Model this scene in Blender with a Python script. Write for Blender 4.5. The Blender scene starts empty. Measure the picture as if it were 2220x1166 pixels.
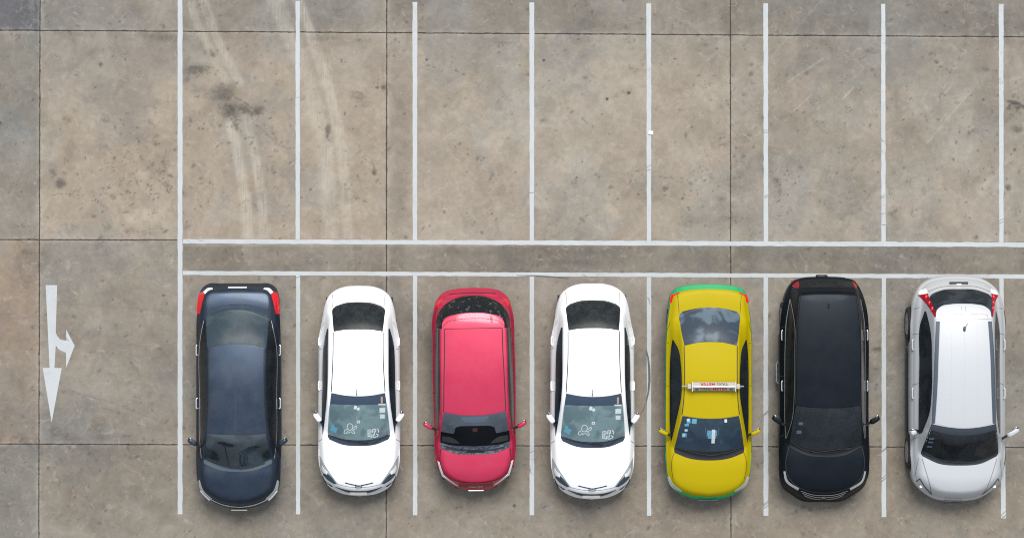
import bpy, math, random
import numpy as np
from mathutils import Vector, Matrix
random.seed(7); rng = np.random.default_rng(7)
S = bpy.context.scene; COL = S.collection
R = math.radians
# ------------------------------------------------------------ camera, sky, sun, exposure
NX, NY, H = 1000.0, 583.0, 70.0            # the point of the lot right below the lens, and its height
def X(px): return (px-1110)/100.0
def Y(py): return (583-py)/100.0
cam = bpy.data.cameras.new('camera'); co = bpy.data.objects.new('camera', cam); COL.objects.link(co)
co.location = (X(NX), Y(NY), H); co.rotation_euler = (0,0,0)
cam.sensor_width = 36; cam.lens = 36*H/22.2; cam.shift_x = (1110-NX)/2220.0
cam.clip_start = 0.5; cam.clip_end = 2000
S.camera = co
S.cycles.filter_width = 1.1; S.cycles.use_denoising = False
SUN_EL, SUN_AZ = 56.0, 6.0                # azimuth measured from +Y (top of the picture) towards +X
w = bpy.data.worlds.new('World'); S.world = w; w.use_nodes = True
nt = w.node_tree; bg = nt.nodes['Background']
sky = nt.nodes.new('ShaderNodeTexSky'); sky.sky_type = 'NISHITA'; sky.sun_disc = False
sky.sun_elevation = R(SUN_EL); sky.sun_rotation = R(SUN_AZ)
sky.dust_density = 4.0; sky.air_density = 1.0; sky.ozone_density = 1.0
# overcast: the cloud deck is brightest overhead and greys the blue
tcw = nt.nodes.new('ShaderNodeTexCoord'); sxw = nt.nodes.new('ShaderNodeSeparateXYZ'); nt.links.new(tcw.outputs['Generated'], sxw.inputs[0])
mrw = nt.nodes.new('ShaderNodeMapRange'); nt.links.new(sxw.outputs[2], mrw.inputs[0])
for i_, v_ in enumerate((0.0, 1.0, 0.9, 8.0)): mrw.inputs[i_+1].default_value = v_
clw = nt.nodes.new('ShaderNodeCombineColor')
for i_, k_ in enumerate((.93, 1.0, 1.09)):
    mm = nt.nodes.new('ShaderNodeMath'); mm.operation = 'MULTIPLY'; mm.inputs[1].default_value = k_; nt.links.new(mrw.outputs[0], mm.inputs[0]); nt.links.new(mm.outputs[0], clw.inputs[i_])
mxw = nt.nodes.new('ShaderNodeMix'); mxw.data_type = 'RGBA'; mxw.inputs[0].default_value = .8
nt.links.new(sky.outputs[0], mxw.inputs[6]); nt.links.new(clw.outputs[0], mxw.inputs[7])
nt.links.new(mxw.outputs[2], bg.inputs[0]); bg.inputs[1].default_value = 0.086
sl = bpy.data.lights.new('sun', 'SUN'); sl.energy = 2.7; sl.angle = R(30); sl.color = (1.0, 0.95, 0.89)
so = bpy.data.objects.new('sun', sl); COL.objects.link(so)
d = Vector((math.sin(R(SUN_AZ))*math.cos(R(SUN_EL)), math.cos(R(SUN_AZ))*math.cos(R(SUN_EL)), math.sin(R(SUN_EL))))
so.rotation_euler = d.to_track_quat('Z','Y').to_euler(); so.location = (0,0,30)
S.view_settings.view_transform = 'Standard'; S.view_settings.look = 'None'
S.view_settings.exposure = 0.55; S.view_settings.gamma = 1.0; S.view_settings.use_curve_mapping = False

# ------------------------------------------------------------ materials
def newmat(name):
    m = bpy.data.materials.new(name); m.use_nodes = True
    return m, m.node_tree, m.node_tree.nodes['Principled BSDF']
def N(t, kind, **kw):
    n = t.nodes.new(kind)
    for k, v in kw.items():
        if isinstance(k, str) and k.startswith('i_'): n.inputs[k[2:].replace('_',' ')].default_value = v
        else: setattr(n, k, v)
    return n
def L(t, a, b): t.links.new(a, b)
def noise(t, vec, scale, detail=4, rough=0.6, dist=0.0):
    n = t.nodes.new('ShaderNodeTexNoise'); n.inputs['Scale'].default_value = scale
    n.inputs['Detail'].default_value = detail; n.inputs['Roughness'].default_value = rough
    n.inputs['Distortion'].default_value = dist
    t.links.new(vec, n.inputs['Vector']); return n.outputs['Fac']
def mapr(t, v, a, b, c, d_, smooth=False):
    n = t.nodes.new('ShaderNodeMapRange'); n.clamp = True
    if smooth: n.interpolation_type = 'SMOOTHSTEP'
    for i, x in enumerate((a,b,c,d_)): n.inputs[i+1].default_value = x
    t.links.new(v, n.inputs[0]); return n.outputs[0]
def mth(t, op, a, b=None, c=None):
    n = t.nodes.new('ShaderNodeMath'); n.operation = op
    for i, x in enumerate((a,b,c)):
        if x is None: continue
        if isinstance(x, (int,float)): n.inputs[i].default_value = x
        else: t.links.new(x, n.inputs[i])
    return n.outputs[0]
def mix(t, f, a, b, mode='MIX'):
    n = t.nodes.new('ShaderNodeMix'); n.data_type = 'RGBA'; n.blend_type = mode
    if isinstance(f, (int,float)): n.inputs[0].default_value = f
    else: t.links.new(f, n.inputs[0])
    for i, x in ((6,a),(7,b)):
        if isinstance(x, tuple): n.inputs[i].default_value = x if len(x)==4 else (*x,1)
        else: t.links.new(x, n.inputs[i])
    return n.outputs[2]
def paint(name, col, metallic=0.0, rough=0.3, coat=1.0, dust=0.06, flake=0.06, spec=.5):
    m, t, b = newmat(name)
    tc = N(t,'ShaderNodeTexCoord').outputs['Object']
    n1 = noise(t, tc, 3.0, 5); n2 = noise(t, tc, 130, 2); 
    c = mix(t, mapr(t, n1, .35, .75, 0, dust*1.6), (*col,1), (.32,.29,.25,1))
    v = mapr(t, n2, .3, .7, 1-flake, 1+flake)
    c2 = N(t,'ShaderNodeHueSaturation'); L(t, v, c2.inputs['Value']); L(t, c, c2.inputs['Color'])
    L(t, c2.outputs[0], b.inputs['Base Color'])
    b.inputs['Metallic'].default_value = metallic; b.inputs['Specular IOR Level'].default_value = spec
    L(t, mapr(t, n1, .3, .8, rough, rough+.12), b.inputs['Roughness'])
    b.inputs['Coat Weight'].default_value = coat*.55; b.inputs['Coat Roughness'].default_value = .12
    bp = N(t,'ShaderNodeBump'); bp.inputs['Strength'].default_value = .05; bp.inputs['Distance'].default_value = .002
    L(t, noise(t, tc, 12, 3), bp.inputs['Height']); L(t, bp.outputs[0], b.inputs['Normal'])
    return m
def plain(name, col, rough=.5, metallic=0.0, var=.15, spec=.5, scale=20):
    m, t, b = newmat(name)
    tc = N(t,'ShaderNodeTexCoord').outputs['Object']
    n1 = noise(t, tc, scale, 5)
    a = tuple(x*(1-var) for x in col); c = tuple(min(1,x*(1+var)) for x in col)
    L(t, mix(t, n1, a, c), b.inputs['Base Color'])
    b.inputs['Roughness'].default_value = rough; b.inputs['Metallic'].default_value = metallic
    b.inputs['Specular IOR Level'].default_value = spec
    return m
def glass(name, lo, hi, scale=3.0, rough=.06, a=.4, b_=.62, spec=.4):
    if 'rear' in name or name == 'blue_glass': spec = .12; rough = .32
    if 'side' in name: spec = .2; rough = .12
    """tinted glass over a dim cabin: the pale shapes are reflections and cabin parts put into the colour"""
    m, t, b = newmat(name)
    tc = N(t,'ShaderNodeTexCoord').outputs['Object']
    f = mapr(t, noise(t, tc, scale, 3, .5, .6), a, b_, 0, 1, True)
    g = noise(t, tc, 60, 3)
    c = mix(t, f, lo, hi); c = mix(t, mapr(t, g, .4, .8, 0, .12), c, (.25,.27,.28,1))
    L(t, c, b.inputs['Base Color']); b.inputs['Roughness'].default_value = rough
    b.inputs['Specular IOR Level'].default_value = spec
    if 'side' in name: b.inputs['IOR'].default_value = 1.25
    return m
M = {}
M['rubber'] = plain('rubber', (.018,.018,.019), .75)
M['black_trim'] = plain('black_trim', (.012,.013,.015), .35)
M['gap'] = plain('panel_gap', (.02,.02,.022), .8)
M['gap_white'] = plain('panel_gap_pale', (.16,.17,.18), .8)
M['gap_red'] = plain('panel_gap_red', (.05,.008,.012), .8)
M['chrome'] = plain('chrome', (.80,.83,.85), .22, .8, .05)
M['alloy'] = plain('alloy', (.42,.43,.44), .35, .7)
M['lamp_clear'] = plain('lamp_clear', (.50,.54,.56), .12, .3, .35, scale=40)
M['lamp_dark'] = plain('lamp_dark', (.05,.075,.095), .12, .2, .4, scale=40)
M['lamp_white'] = plain('lamp_white', (.8,.83,.84), .2, 0, .06, scale=40)
M['lamp_red'] = plain('lamp_red', (.62,.012,.02), .14, 0, .3, scale=30)
M['lamp_deep_red'] = plain('lamp_deep_red', (.30,.004,.018), .3, 0, .5, spec=.2, scale=45)
M['plate'] = plain('number_plate', (.42,.41,.38), .5, 0, .25, scale=90)
M['plate_white'] = plain('number_plate_white', (.55,.56,.56), .5, 0, .12, scale=60)
M['sticker_white'] = plain('sticker_white', (.52,.60,.62), .5, 0, .35, scale=60)
M['sticker_blue'] = plain('sticker_blue', (.10,.30,.42), .5, 0, .35, scale=80)
M['sticker_grey'] = plain('sticker_grey', (.08,.11,.16), .5, 0, .3, scale=80)
M['skin_tan'] = plain('sticker_tan', (.38,.26,.20), .5, 0, .4, scale=80)

# ------------------------------------------------------------ ground
def smooth(e0, e1, x):
    t = np.clip((x-e0)/(e1-e0), 0, 1); return t*t*(3-2*t)
def s2l(r,g,b):
    f = lambda c: ((c/255+.055)/1.055)**2.4 if c > 10 else c/255/12.92
    return (f(r), f(g), f(b))
def build_ground():
    xs = np.concatenate([[-260,-90,-40,-22,-15], np.arange(-12.0,12.01,.025), [15,22,40,90,260]])
    ys = np.concatenate([[-260,-90,-40,-20,-11], np.arange(-6.6,6.61,.025), [11,20,40,90,260]])
    gx, gy = np.meshgrid(xs, ys)
    px = gx*100+1110; py = 583-gy*100
    n = gx.size
    me = bpy.data.meshes.new('concrete_ground')
    co_ = np.stack([gx, gy, np.zeros_like(gx)], -1).reshape(-1,3).astype(np.float32)
    ny, nx = gx.shape
    a = np.arange((ny-1)*nx).reshape(ny-1, nx)[:, :-1].ravel()
    f = np.stack([a, a+1, a+nx+1, a+nx], 1).astype(np.int32)
    me.vertices.add(n); me.vertices.foreach_set('co', co_.ravel())
    me.loops.add(f.size); me.loops.foreach_set('vertex_index', f.ravel())
    me.polygons.add(len(f)); me.polygons.foreach_set('loop_start', np.arange(0, f.size, 4, dtype=np.int32))
    me.update(calc_edges=True)
    K = .65
    def C(r,g,b): return np.array(s2l(r*.992,g*.992,b*.985))
    base = np.zeros((ny,nx,3)) + C(171,160,146)
    jy1 = 66+.0068*px; jy2 = 519.5+.003*px; jy3 = 962+.0032*px; jx1 = 87-.0026*py
    # tone of every cast slab
    top = py < jy1; row2 = (py >= jy1)&(py < jy2); row3 = (py >= jy2)&(py < jy3); row4 = py >= jy3
    left = px < jx1; c2 = (px>=jx1)&(px<838); c3 = (px>=838)&(px<1584); c4 = px>=1584
    for mask, col in ((top&c2,(153,147,137)),(top&c3,(149,142,132)),(top&c4,(146,141,132)),(top&left,(112,112,116)),
                      (row2&left,(148,143,134)),(row2&c2,(174,162,147)),(row2&c3,(173,163,149)),(row2&c4,(167,158,145)),
                      (row3&left,(158,143,126)),(row3&c2,(158,150,139)),(row3&c3,(158,149,138)),(row3&c4,(155,148,137)),
                      (row4&left,(138,135,128)),(row4&c2,(150,143,132)),(row4&c3,(152,143,131)),(row4&c4,(153,144,131))):
        base[mask] = C(*col)
    far = (px<-100)|(px>2320)|(py<-100)|(py>1270)
    idx = (np.floor((px-86)/749).astype(int)*31+np.floor((py-75)/445).astype(int)*17)
    tone = 1-.12*((idx*2654435761 % 97)/97.0)
    base[far] *= tone[far][:,None]
    def ell(cx, cy, rx, ry, ang=0, p=1.0):
        c, s = math.cos(R(ang)), math.sin(R(ang))
        u = (px-cx)*c+(py-cy)*s; v = -(px-cx)*s+(py-cy)*c
        return np.exp(-((u/rx)**2+(v/ry)**2)**p)
    def tint(mask, col, k):
        nonlocal base
        m_ = (mask*k)[...,None]; base = base*(1-m_)+np.array(C(*col))*m_
    tint(((py>533)&(py<592)&(px>396)).astype(float), (136,129,119), .85)
    tint(smooth(200,90,py)*row2*(px>86), (156,149,139), .55)
    tint(ell(760,330,260,190), (180,168,153), .35); tint(ell(1050,300,200,170), (178,168,154), .5)
    tint(ell(1300,300,200,190), (178,168,154), .5); tint(ell(868,330,28,230), (146,138,126), .6)
    tint(ell(320,430,160,90), (178,166,151), .5); tint(ell(1800,300,200,180), (160,152,141), .45)
    tint(ell(2120,200,140,120), (152,148,140), .5); tint(ell(45,240,70,110), (132,132,128), .5)
    tint(ell(120,930,120,40), (128,128,130), .45); tint(ell(300,800,120,120), (152,147,138), .5)
    tint(ell(1240,45,150,40), (138,133,125), .6); tint(ell(1560,40,90,50), (140,135,126), .5)
    tint(ell(2060,40,220,40), (134,131,125), .6); tint(ell(1000,25,70,30),(150,143,133),.6)
    tint(ell(1140,560,230,26), (126,120,110), .55); tint(ell(1900,560,200,16), (130,125,116), .4)
    tint(ell(20,640,60,110), (166,144,124), .6); tint(ell(45,880,60,80), (138,133,125), .5)
    # stains
    st = np.zeros((ny,nx))
    for (cx,cy,rx,ry,an,k) in ((425,152,34,13,-8,.8),(408,170,16,12,0,.5),(455,115,17,10,0,.55),(487,205,28,28,0,.7),
        (500,240,26,24,0,.8),(530,238,22,11,15,.8),(560,240,14,12,0,.75),(509,270,9,16,-25,.6),(113,372,14,18,0,.5),(131,398,12,12,0,.85),
        (140,376,8,6,0,.5),(235,494,11,11,0,.5),(282,500,14,9,0,.45),(315,506,22,8,0,.35),(245,426,9,8,0,.55),(145,260,11,11,0,.45),
        (165,240,14,9,0,.35),(338,311,7,6,0,.6),(218,140,8,7,0,.45),(170,70,45,10,0,.4),(350,80,60,12,4,.5),(395,82,14,12,0,.4),
        (230,48,30,16,0,.25),(275,22,50,18,0,.25),(710,285,7,16,8,.95),(712,300,10,9,0,.4),(700,82,34,8,0,.45),(775,210,22,12,15,.5),
        (790,225,12,9,0,.5),(833,191,6,7,0,.95),(818,190,4,3,0,.9),(811,372,6,8,0,.7),(830,205,40,60,0,.15),(870,430,20,60,0,.3),
        (1092,93,28,2.5,1,.5),(1375,155,18,16,0,.25),(1352,200,40,15,-15,.3),(1311,170,16,13,0,.25),(1316,215,3,3,0,1.2),(1363,202,3,3,0,1.2),
        (925,130,2.5,2.5,0,1.2),(1179,131,2.5,2.5,0,1.2),(1441,408,10,6,-30,.6),(1490,480,26,16,0,.4),(1468,385,22,5,10,.35),
        (1525,105,40,16,0,.22),(1628,160,7,6,0,.6),(1566,430,11,9,0,.4),(1683,395,9,16,-25,.5),(1690,415,8,9,0,.4),(1695,252,10,9,0,.35),
        (1888,112,18,9,0,.45),(1745,125,20,10,0,.3),(2137,150,9,6,0,.55),(2030,135,5,5,0,.6),(1938,465,14,15,0,.5),(1935,372,10,12,0,.35),
        (1925,235,9,8,0,.4),(1900,252,6,5,0,.5),(2196,222,15,4,12,1.2),(2210,232,16,6,0,.9),(2188,236,6,3,-20,.8),(2205,280,13,9,0,.7),
        (2207,205,25,30,0,.3),(2186,406,8,8,0,.75),(2052,27,4,3,0,1.1),(1240,35,60,25,0,.25),(1080,30,40,20,0,.3),(1385,50,9,4,0,.4),
        (120,935,14,14,0,.5),(155,950,34,9,15,.45),(212,925,18,20,0,.45),(225,947,26,8,0,.4),(150,850,28,7,15,.4),(230,885,50,5,18,.3),
        (355,640,5,3,0,.8),(345,930,40,8,5,.3),(270,1050,70,30,30,.2),(1903,757,11,6,-8,.8),(1900,800,9,5,0,.5),(1890,805,14,9,0,.2),
        (1710,555,10,8,0,.4),(1010,548,80,10,0,.4),(1230,570,120,8,0,.4),(960,590,60,6,0,.35),(1130,590,70,5,0,.4),(1270,545,60,10,0,.4),
        (1460,560,40,12,0,.3),(2140,545,60,10,0,.3),(1115,1095,3,3,0,1.1),(1300,1130,40,20,0,.2),(2200,750,20,60,0,.25),(2195,980,14,10,0,.3),
        (700,1120,80,20,0,.2),(30,820,30,25,0,.3),(60,545,18,8,0,.4),(225,1135,90,22,20,.28),(330,1090,50,24,0,.25),(150,1085,24,50,0,.2)):
        st = np.maximum(st, ell(cx,cy,rx*1.08,ry*1.08,an,1.25)*k)
    # fine marks drawn straight into the mesh: pits, drips and cracks
    fine = np.zeros((ny,nx)); fx, fy = xs*100+1110, 583-ys*100
    def spot(cx, cy, r, k, e=1.0, an=0.0):
        R_ = 3*r*max(e,1)+3; j = np.where(np.abs(fx-cx) < R_)[0]; i = np.where(np.abs(fy-cy) < R_)[0]
        if len(i) == 0 or len(j) == 0: return
        U_, V_ = np.meshgrid(fx[j[0]:j[-1]+1]-cx, fy[i[0]:i[-1]+1]-cy); c_, s_ = math.cos(an), math.sin(an)
        q = np.exp(-(((U_*c_+V_*s_)/(r*e))**2+((-U_*s_+V_*c_)/r)**2)**1.3)*k
        w_ = fine[i[0]:i[-1]+1, j[0]:j[-1]+1]; np.maximum(w_, q, out=w_)
    def pol(pts, wd, seg=None):
        best = np.full((ny,nx), 1e9)
        for (x0,y0),(x1,y1) in zip(pts[:-1], pts[1:]):
            vx, vy = x1-x0, y1-y0
            t_ = np.clip(((px-x0)*vx+(py-y0)*vy)/(vx*vx+vy*vy), 0, 1)
            best = np.minimum(best, np.hypot(px-x0-t_*vx, py-y0-t_*vy))
        return smooth(wd*1.25, wd*.45, best)
    tr = np.zeros((ny,nx))
    for pts, wd, k in ((((392,-60),(430,60),(462,120),(492,180)), 10, .38),(((428,-30),(462,60),(485,115),(520,180)), 11, .42),
        (((498,262),(518,350),(532,430),(541,640)), 13, .55),(((534,258),(554,340),(568,430),(579,640)), 12, .48),
        (((585,-40),(622,70),(650,130),(672,200),(700,290),(712,420),(720,640)), 20, .40),(((632,-40),(682,100),(712,190),(738,300),(750,420),(758,640)), 13, .52),
        (((700,300),(712,420),(716,560)), 10, .35),
        (((2120,180),(2060,250),(2010,310)), 2.2, .45),(((2108,186),(2040,262)), 2, .3),(((2062,188),(2040,212)), 2.2, .6),(((1850,190),(1826,216)), 2.2, .5),
        (((1785,128),(1708,178)), 2, .4),(((1760,205),(1722,240)), 2.2, .45),(((1800,-20),(1640,160)), 3, .12),(((2180,110),(2010,300)), 12, .15),
        (((2120,420),(2200,330)), 5, .25)):
        tr = np.maximum(tr, pol(pts, wd)*k)
    tr *= (1-.6*np.clip(st,0,1))
    pit = .12+.9*ell(340,400,90,90)+.8*ell(430,410,40,40)+.7*ell(540,250,70,50)+.5*ell(240,420,110,70)+.45*ell(600,330,60,40)+\
          .5*ell(1090,410,40,30)+.35*ell(1260,400,90,30)+.5*ell(1480,400,60,50)+.5*ell(1610,330,60,120)+.45*ell(1700,400,40,60)+.3*ell(2000,240,150,90)+\
          .35*ell(2060,380,150,80)+.3*ell(120,1000,200,100)+.5*ell(280,290,100,60)+.9*ell(710,285,12,20)+.5*ell(800,370,40,40)+1.0*ell(2200,230,30,20)+\
          .4*ell(1530,180,40,60)
    rg = np.random.default_rng(11); n_p = 0
    while n_p < 1500:
        x_, y_ = rg.uniform(-50,2270), rg.uniform(-50,1210)
        j_ = int(np.clip(np.searchsorted(xs, (x_-1110)/100),0,nx-1)); i_ = int(np.clip(np.searchsorted(ys, (583-y_)/100),0,ny-1))
        if rg.random() > np.clip(pit[i_,j_],0,1)*.85+.03: continue
        n_p += 1; big = rg.random() < .12
        spot(x_, y_, rg.uniform(2.0,4.2) if big else rg.uniform(1.1,2.0), rg.uniform(.35,.75) if big else rg.uniform(.4,.95), rg.uniform(1,2.2), rg.uniform(0,3.1))
        if rg.random() < .25:
            for q in range(int(rg.integers(2,6))): spot(x_+rg.normal(0,7), y_+rg.normal(0,5), rg.uniform(1.0,1.7), rg.uniform(.3,.8), rg.uniform(1,2), rg.uniform(0,3))
    for pts, k, r_ in (([(513,214),(530,222),(543,232),(553,238),(560,250)],.9,1.5),([(494,244),(500,255),(506,266),(514,280)],.85,1.8),([(510,262),(519,272)],.6,1.3),
        ([(556,272),(575,288),(590,300),(600,312),(622,322),(640,320)],.75,1.1),([(590,290),(601,305),(596,314)],.7,1.2),([(322,260),(334,272),(343,287)],.6,1.3),([(312,264),(328,268)],.6,1.2),
        ([(360,328),(356,350),(358,364),(342,382)],.7,1.3),([(352,396),(362,408),(366,418),(372,402)],.8,1.5),([(326,424),(338,421),(352,423)],.7,1.3),([(366,380),(376,386)],.9,2.2),
        ([(112,424),(135,420),(158,419),(178,409)],.7,1.0),([(520,444),(534,434),(546,436),(558,446)],.6,1.1),([(610,446),(622,450),(632,446)],.5,1.0),([(2186,232),(2196,224),(2208,224),(2222,236)],1.0,2.6),
        ([(2178,236),(2190,228)],.9,1.6),([(1676,388),(1686,392),(1692,402),(1690,414)],.7,1.6),([(1430,384),(1448,384),(1462,392),(1478,396)],.7,1.3),([(1440,415),(1450,408)],.7,2.0),
        ([(1560,316),(1575,311)],.8,1.3),([(1585,300),(1600,306),(1606,318)],.55,1.0),([(1600,282),(1612,292),(1622,300)],.5,.9),([(1588,340),(1598,352)],.5,1.1),([(704,276),(712,288),(708,298),(716,306)],.8,1.6),
        ([(2024,130),(2032,138),(2036,132)],.8,1.5),([(826,188),(836,194)],.9,2.0),([(806,352),(811,364),(808,374),(816,380)],.7,1.6),([(1085,408),(1098,412),(1112,420)],.4,1.2),([(1225,392),(1236,402),(1246,398)],.45,1.2),
        ([(830,140),(838,330),(837,520)],.25,1.6),([(1586,80),(1584,300),(1586,520)],.25,1.6),([(590,410),(600,405),(604,412)],.6,1.1),([(1080,330),(1086,322),(1080,338)],.4,1.0),([(1820,180),(1835,182)],.5,1.2),
        ([(400,65),(700,72),(1000,76)],.2,1.5),([(1490,488),(1560,470),(1700,474)],.22,1.2),([(100,650),(200,662),(330,672),(380,678)],.28,1.6),([(150,845),(240,872),(330,905),(375,925)],.3,2.0)):
        for (x0,y0),(x1,y1) in zip(pts[:-1],pts[1:]):
            m__ = max(2,int(math.hypot(x1-x0,y1-y0)/1.6)); jx = jy = 0
            for q in range(m__):
                jx = .8*jx+rg.normal(0,.55); jy = .8*jy+rg.normal(0,.55)
                if rg.random() < .88: spot(x0+(x1-x0)*q/m__+jx, y0+(y1-y0)*q/m__+jy, r_*rg.uniform(.7,1.25), k*rg.uniform(.6,1.0))
    for (cx,cy,r) in ((745,0,0),): pass
    for (x_,y_,r) in ((740,131,2.2),(673,411,2.5),(1316,215,3),(1363,202,3),(925,130,2.5),(1179,131,2.5),(1009,214,1.8),(997,312,2),(1250,385,2.2),(1384,421,2.4),(1101,300,1.6),(1305,248,2),(0,267,4),(1499,276,2),
        (1115,1096,2.8),(1299,1100,2),(2132,216,2.6),(2135,390,2),(2160,508,2),(1541,217,1.8),(345,312,2),(218,140,3),(272,130,2),(248,343,2.5),(1700,30,1.5),(2200,325,3),(2192,335,2),(1480,430,2.6),(1494,455,2)):
        spot(x_, y_, r, 1.1)
    tr *= np.where(py > 517, .18, 1.0)
    def vnoise(cell, seed):
        g_ = np.random.default_rng(seed).random((int(1600/cell)+8, int(2700/cell)+8))
        qx, qy = (np.clip(px,-150,2370)+150)/cell, (np.clip(py,-150,1320)+150)/cell; i_, j_ = qy.astype(int), qx.astype(int); a_, b__ = qy-i_, qx-j_
        a_ = a_*a_*(3-2*a_); b__ = b__*b__*(3-2*b__)
        return g_[i_,j_]*(1-a_)*(1-b__)+g_[i_+1,j_]*a_*(1-b__)+g_[i_,j_+1]*(1-a_)*b__+g_[i_+1,j_+1]*a_*b__
    f1 = .5*vnoise(140,1)+.25*vnoise(62,2)+.13*vnoise(29,3)+.07*vnoise(13,4)+.05*vnoise(6,5)
    f2 = .45*vnoise(110,6)+.27*vnoise(50,7)+.15*vnoise(22,8)+.08*vnoise(10,9)+.05*vnoise(5,10)
    f3 = .4*vnoise(70,11)+.28*vnoise(34,12)+.17*vnoise(16,13)+.10*vnoise(8,14)+.05*vnoise(4,15)
    lo_ = lambda f, a_, b__: smooth(a_, b__, f)
    ref = np.array(C(171,162,148))
    def rel(mask, col, k):
        nonlocal base
        base = base*(1+(mask*k)[...,None]*(np.array(C(*col))/ref-1))
    rel(lo_(f1,.52,.60), (156,153,146), .55); rel(lo_(f2,.53,.60), (161,150,136), .42); rel(lo_(f3,.55,.62), (184,176,163), .42)
    rel(lo_(1-f3,.58,.64), (154,146,134), .42); rel(lo_(1-f1,.56,.66), (177,169,155), .30); rel(lo_(1-f2,.57,.63), (174,168,157), .4)
    for nm, arr in (('slab', np.concatenate([base*K, np.ones((ny,nx,1))], -1)),
                    ('marks', np.stack([st, tr, np.clip(pit,0,1.2), fine], -1))):
        at = me.attributes.new(nm, 'FLOAT_COLOR', 'POINT'); at.data.foreach_set('color', arr.reshape(-1,4).astype(np.float32).ravel())
    m, t, b = newmat('weathered_concrete')
    tc = N(t,'ShaderNodeTexCoord').outputs['Object']
    slab = N(t,'ShaderNodeAttribute', attribute_name='slab').outputs['Color']
    mk = N(t,'ShaderNodeSeparateColor'); L(t, N(t,'ShaderNodeAttribute', attribute_name='marks').outputs['Color'], mk.inputs[0])
    SR, SG, SB = mk.outputs[0], mk.outputs[1], mk.outputs[2]
    FN = N(t,'ShaderNodeAttribute', attribute_name='marks').outputs['Alpha']
    stk = N(t,'ShaderNodeMapping'); stk.inputs['Scale'].default_value = (34,1.6,1); stk.inputs['Rotation'].default_value = (0,0,R(9)); L(t, tc, stk.inputs[0]); n_stk = noise(t, stk.outputs[0], 1.0, 5, .6)
    n_big = noise(t, tc, .55, 5, .6, .4); n_mid = noise(t, tc, 2.2, 8, .68, .9); n_sm = noise(t, tc, 9, 8, .7, .5); n_gr = noise(t, tc, 70, 4, .7); n_hf = noise(t, tc, 260, 2, .6)
    c = slab
    def mulv(c, v): 
        h = N(t,'ShaderNodeHueSaturation'); L(t, v, h.inputs['Value']); L(t, c, h.inputs['Color']); return h.outputs[0]
    c = mulv(c, mapr(t, n_big, .3, .7, .90, 1.08)); c = mulv(c, mapr(t, n_mid, .34, .66, .87, 1.10))
    c = mulv(c, mapr(t, n_sm, .3, .7, .90, 1.09)); c = mulv(c, mapr(t, n_gr, .28, .72, .82, 1.16)); c = mulv(c, mapr(t, n_hf, .3, .7, .84, 1.15))
    # cool grey and warm brown patches
    sft = N(t,'ShaderNodeMapping'); sft.inputs['Location'].default_value = (13,7,3); L(t, tc, sft.inputs[0]); tc2 = sft.outputs[0]
    c = mix(t, mapr(t, noise(t, tc2, 1.3, 8, .74, 1.0), .53, .64, 0, .30), c, (.20,.195,.18,1))
    c = mix(t, mapr(t, noise(t, tc2, 2.6, 9, .76, 1.4), .54, .62, 0, .26), c, (.25,.215,.17,1))
    c = mix(t, mapr(t, noise(t, tc2, 3.4, 9, .75, 1.6), .56, .66, 0, .38), c, (.36,.33,.29,1))
    # soft swirly scaling edges
    v1 = N(t,'ShaderNodeTexVoronoi', feature='DISTANCE_TO_EDGE'); v1.inputs['Scale'].default_value = 3.1
    wv = N(t,'ShaderNodeVectorMath', operation='ADD'); nn = t.nodes.new('ShaderNodeTexNoise'); nn.inputs['Scale'].default_value = 2.6; nn.inputs['Detail'].default_value = 6
    L(t, tc, nn.inputs['Vector']); sc_ = N(t,'ShaderNodeVectorMath', operation='SCALE'); sc_.inputs['Scale'].default_value = 1.3
    L(t, nn.outputs['Color'], sc_.inputs[0]); L(t, sc_.outputs[0], wv.inputs[0]); L(t, tc, wv.inputs[1]); L(t, wv.outputs[0], v1.inputs['Vector'])
    crack = mth(t,'MULTIPLY', mapr(t, v1.outputs['Distance'], .0, .022, 1, 0), mapr(t, noise(t, tc, 1.9, 3), .50, .62, 0, 1))
    crack = mth(t,'MULTIPLY', crack, mapr(t, SB, .25, .8, .0, 1))
    # stains with torn edges
    ns = mapr(t, n_sm, .30, .70, -.35, .35)
    sm = mth(t,'ADD', SR, mth(t,'MULTIPLY', ns, mapr(t, SR, 0, .25, 0, 1)))
    c = mix(t, mapr(t, sm, .05, .95, 0, .86, True), c, (.080,.073,.064,1))
    c = mix(t, mth(t,'MULTIPLY', mth(t,'MULTIPLY', SG, mapr(t, n_mid, .32, .6, .35, 1.0)), mapr(t, n_stk, .35, .62, .4, 1.25)), c, (.40,.375,.32,1))
    # pits and specks
    pn = noise(t, tc2, 17, 5, .6, .4); pth = mapr(t, SB, 0, 1, .755, .655)
    pm = mapr(t, mth(t,'SUBTRACT', pn, pth), 0, .02, 0, 1)
    vs = N(t,'ShaderNodeTexVoronoi'); vs.inputs['Scale'].default_value = 3.2; L(t, tc2, vs.inputs['Vector'])
    sep = N(t,'ShaderNodeSeparateColor'); L(t, vs.outputs['Color'], sep.inputs[0])
    dot = mth(t,'MULTIPLY', mapr(t, mth(t,'SUBTRACT', vs.outputs['Distance'], mapr(t, sep.outputs[0], 0,1,.02,.06)), -.012, .0, 1, 0), mapr(t, sep.outputs[1], .8, .82, 0, 1))
    vs2 = N(t,'ShaderNodeTexVoronoi'); vs2.inputs['Scale'].default_value = 1.6; L(t, tc, vs2.inputs['Vector'])
    sep2 = N(t,'ShaderNodeSeparateColor'); L(t, vs2.outputs['Color'], sep2.inputs[0])
    blot = mth(t,'MULTIPLY', mapr(t, mth(t,'ADD', vs2.outputs['Distance'], mapr(t,n_sm,.3,.7,-.05,.05)), .03, .13, .55, 0), mapr(t, sep2.outputs[1], .55, .6, 0, 1))
    c = mix(t, blot, c, (.17,.16,.145,1))
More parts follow.
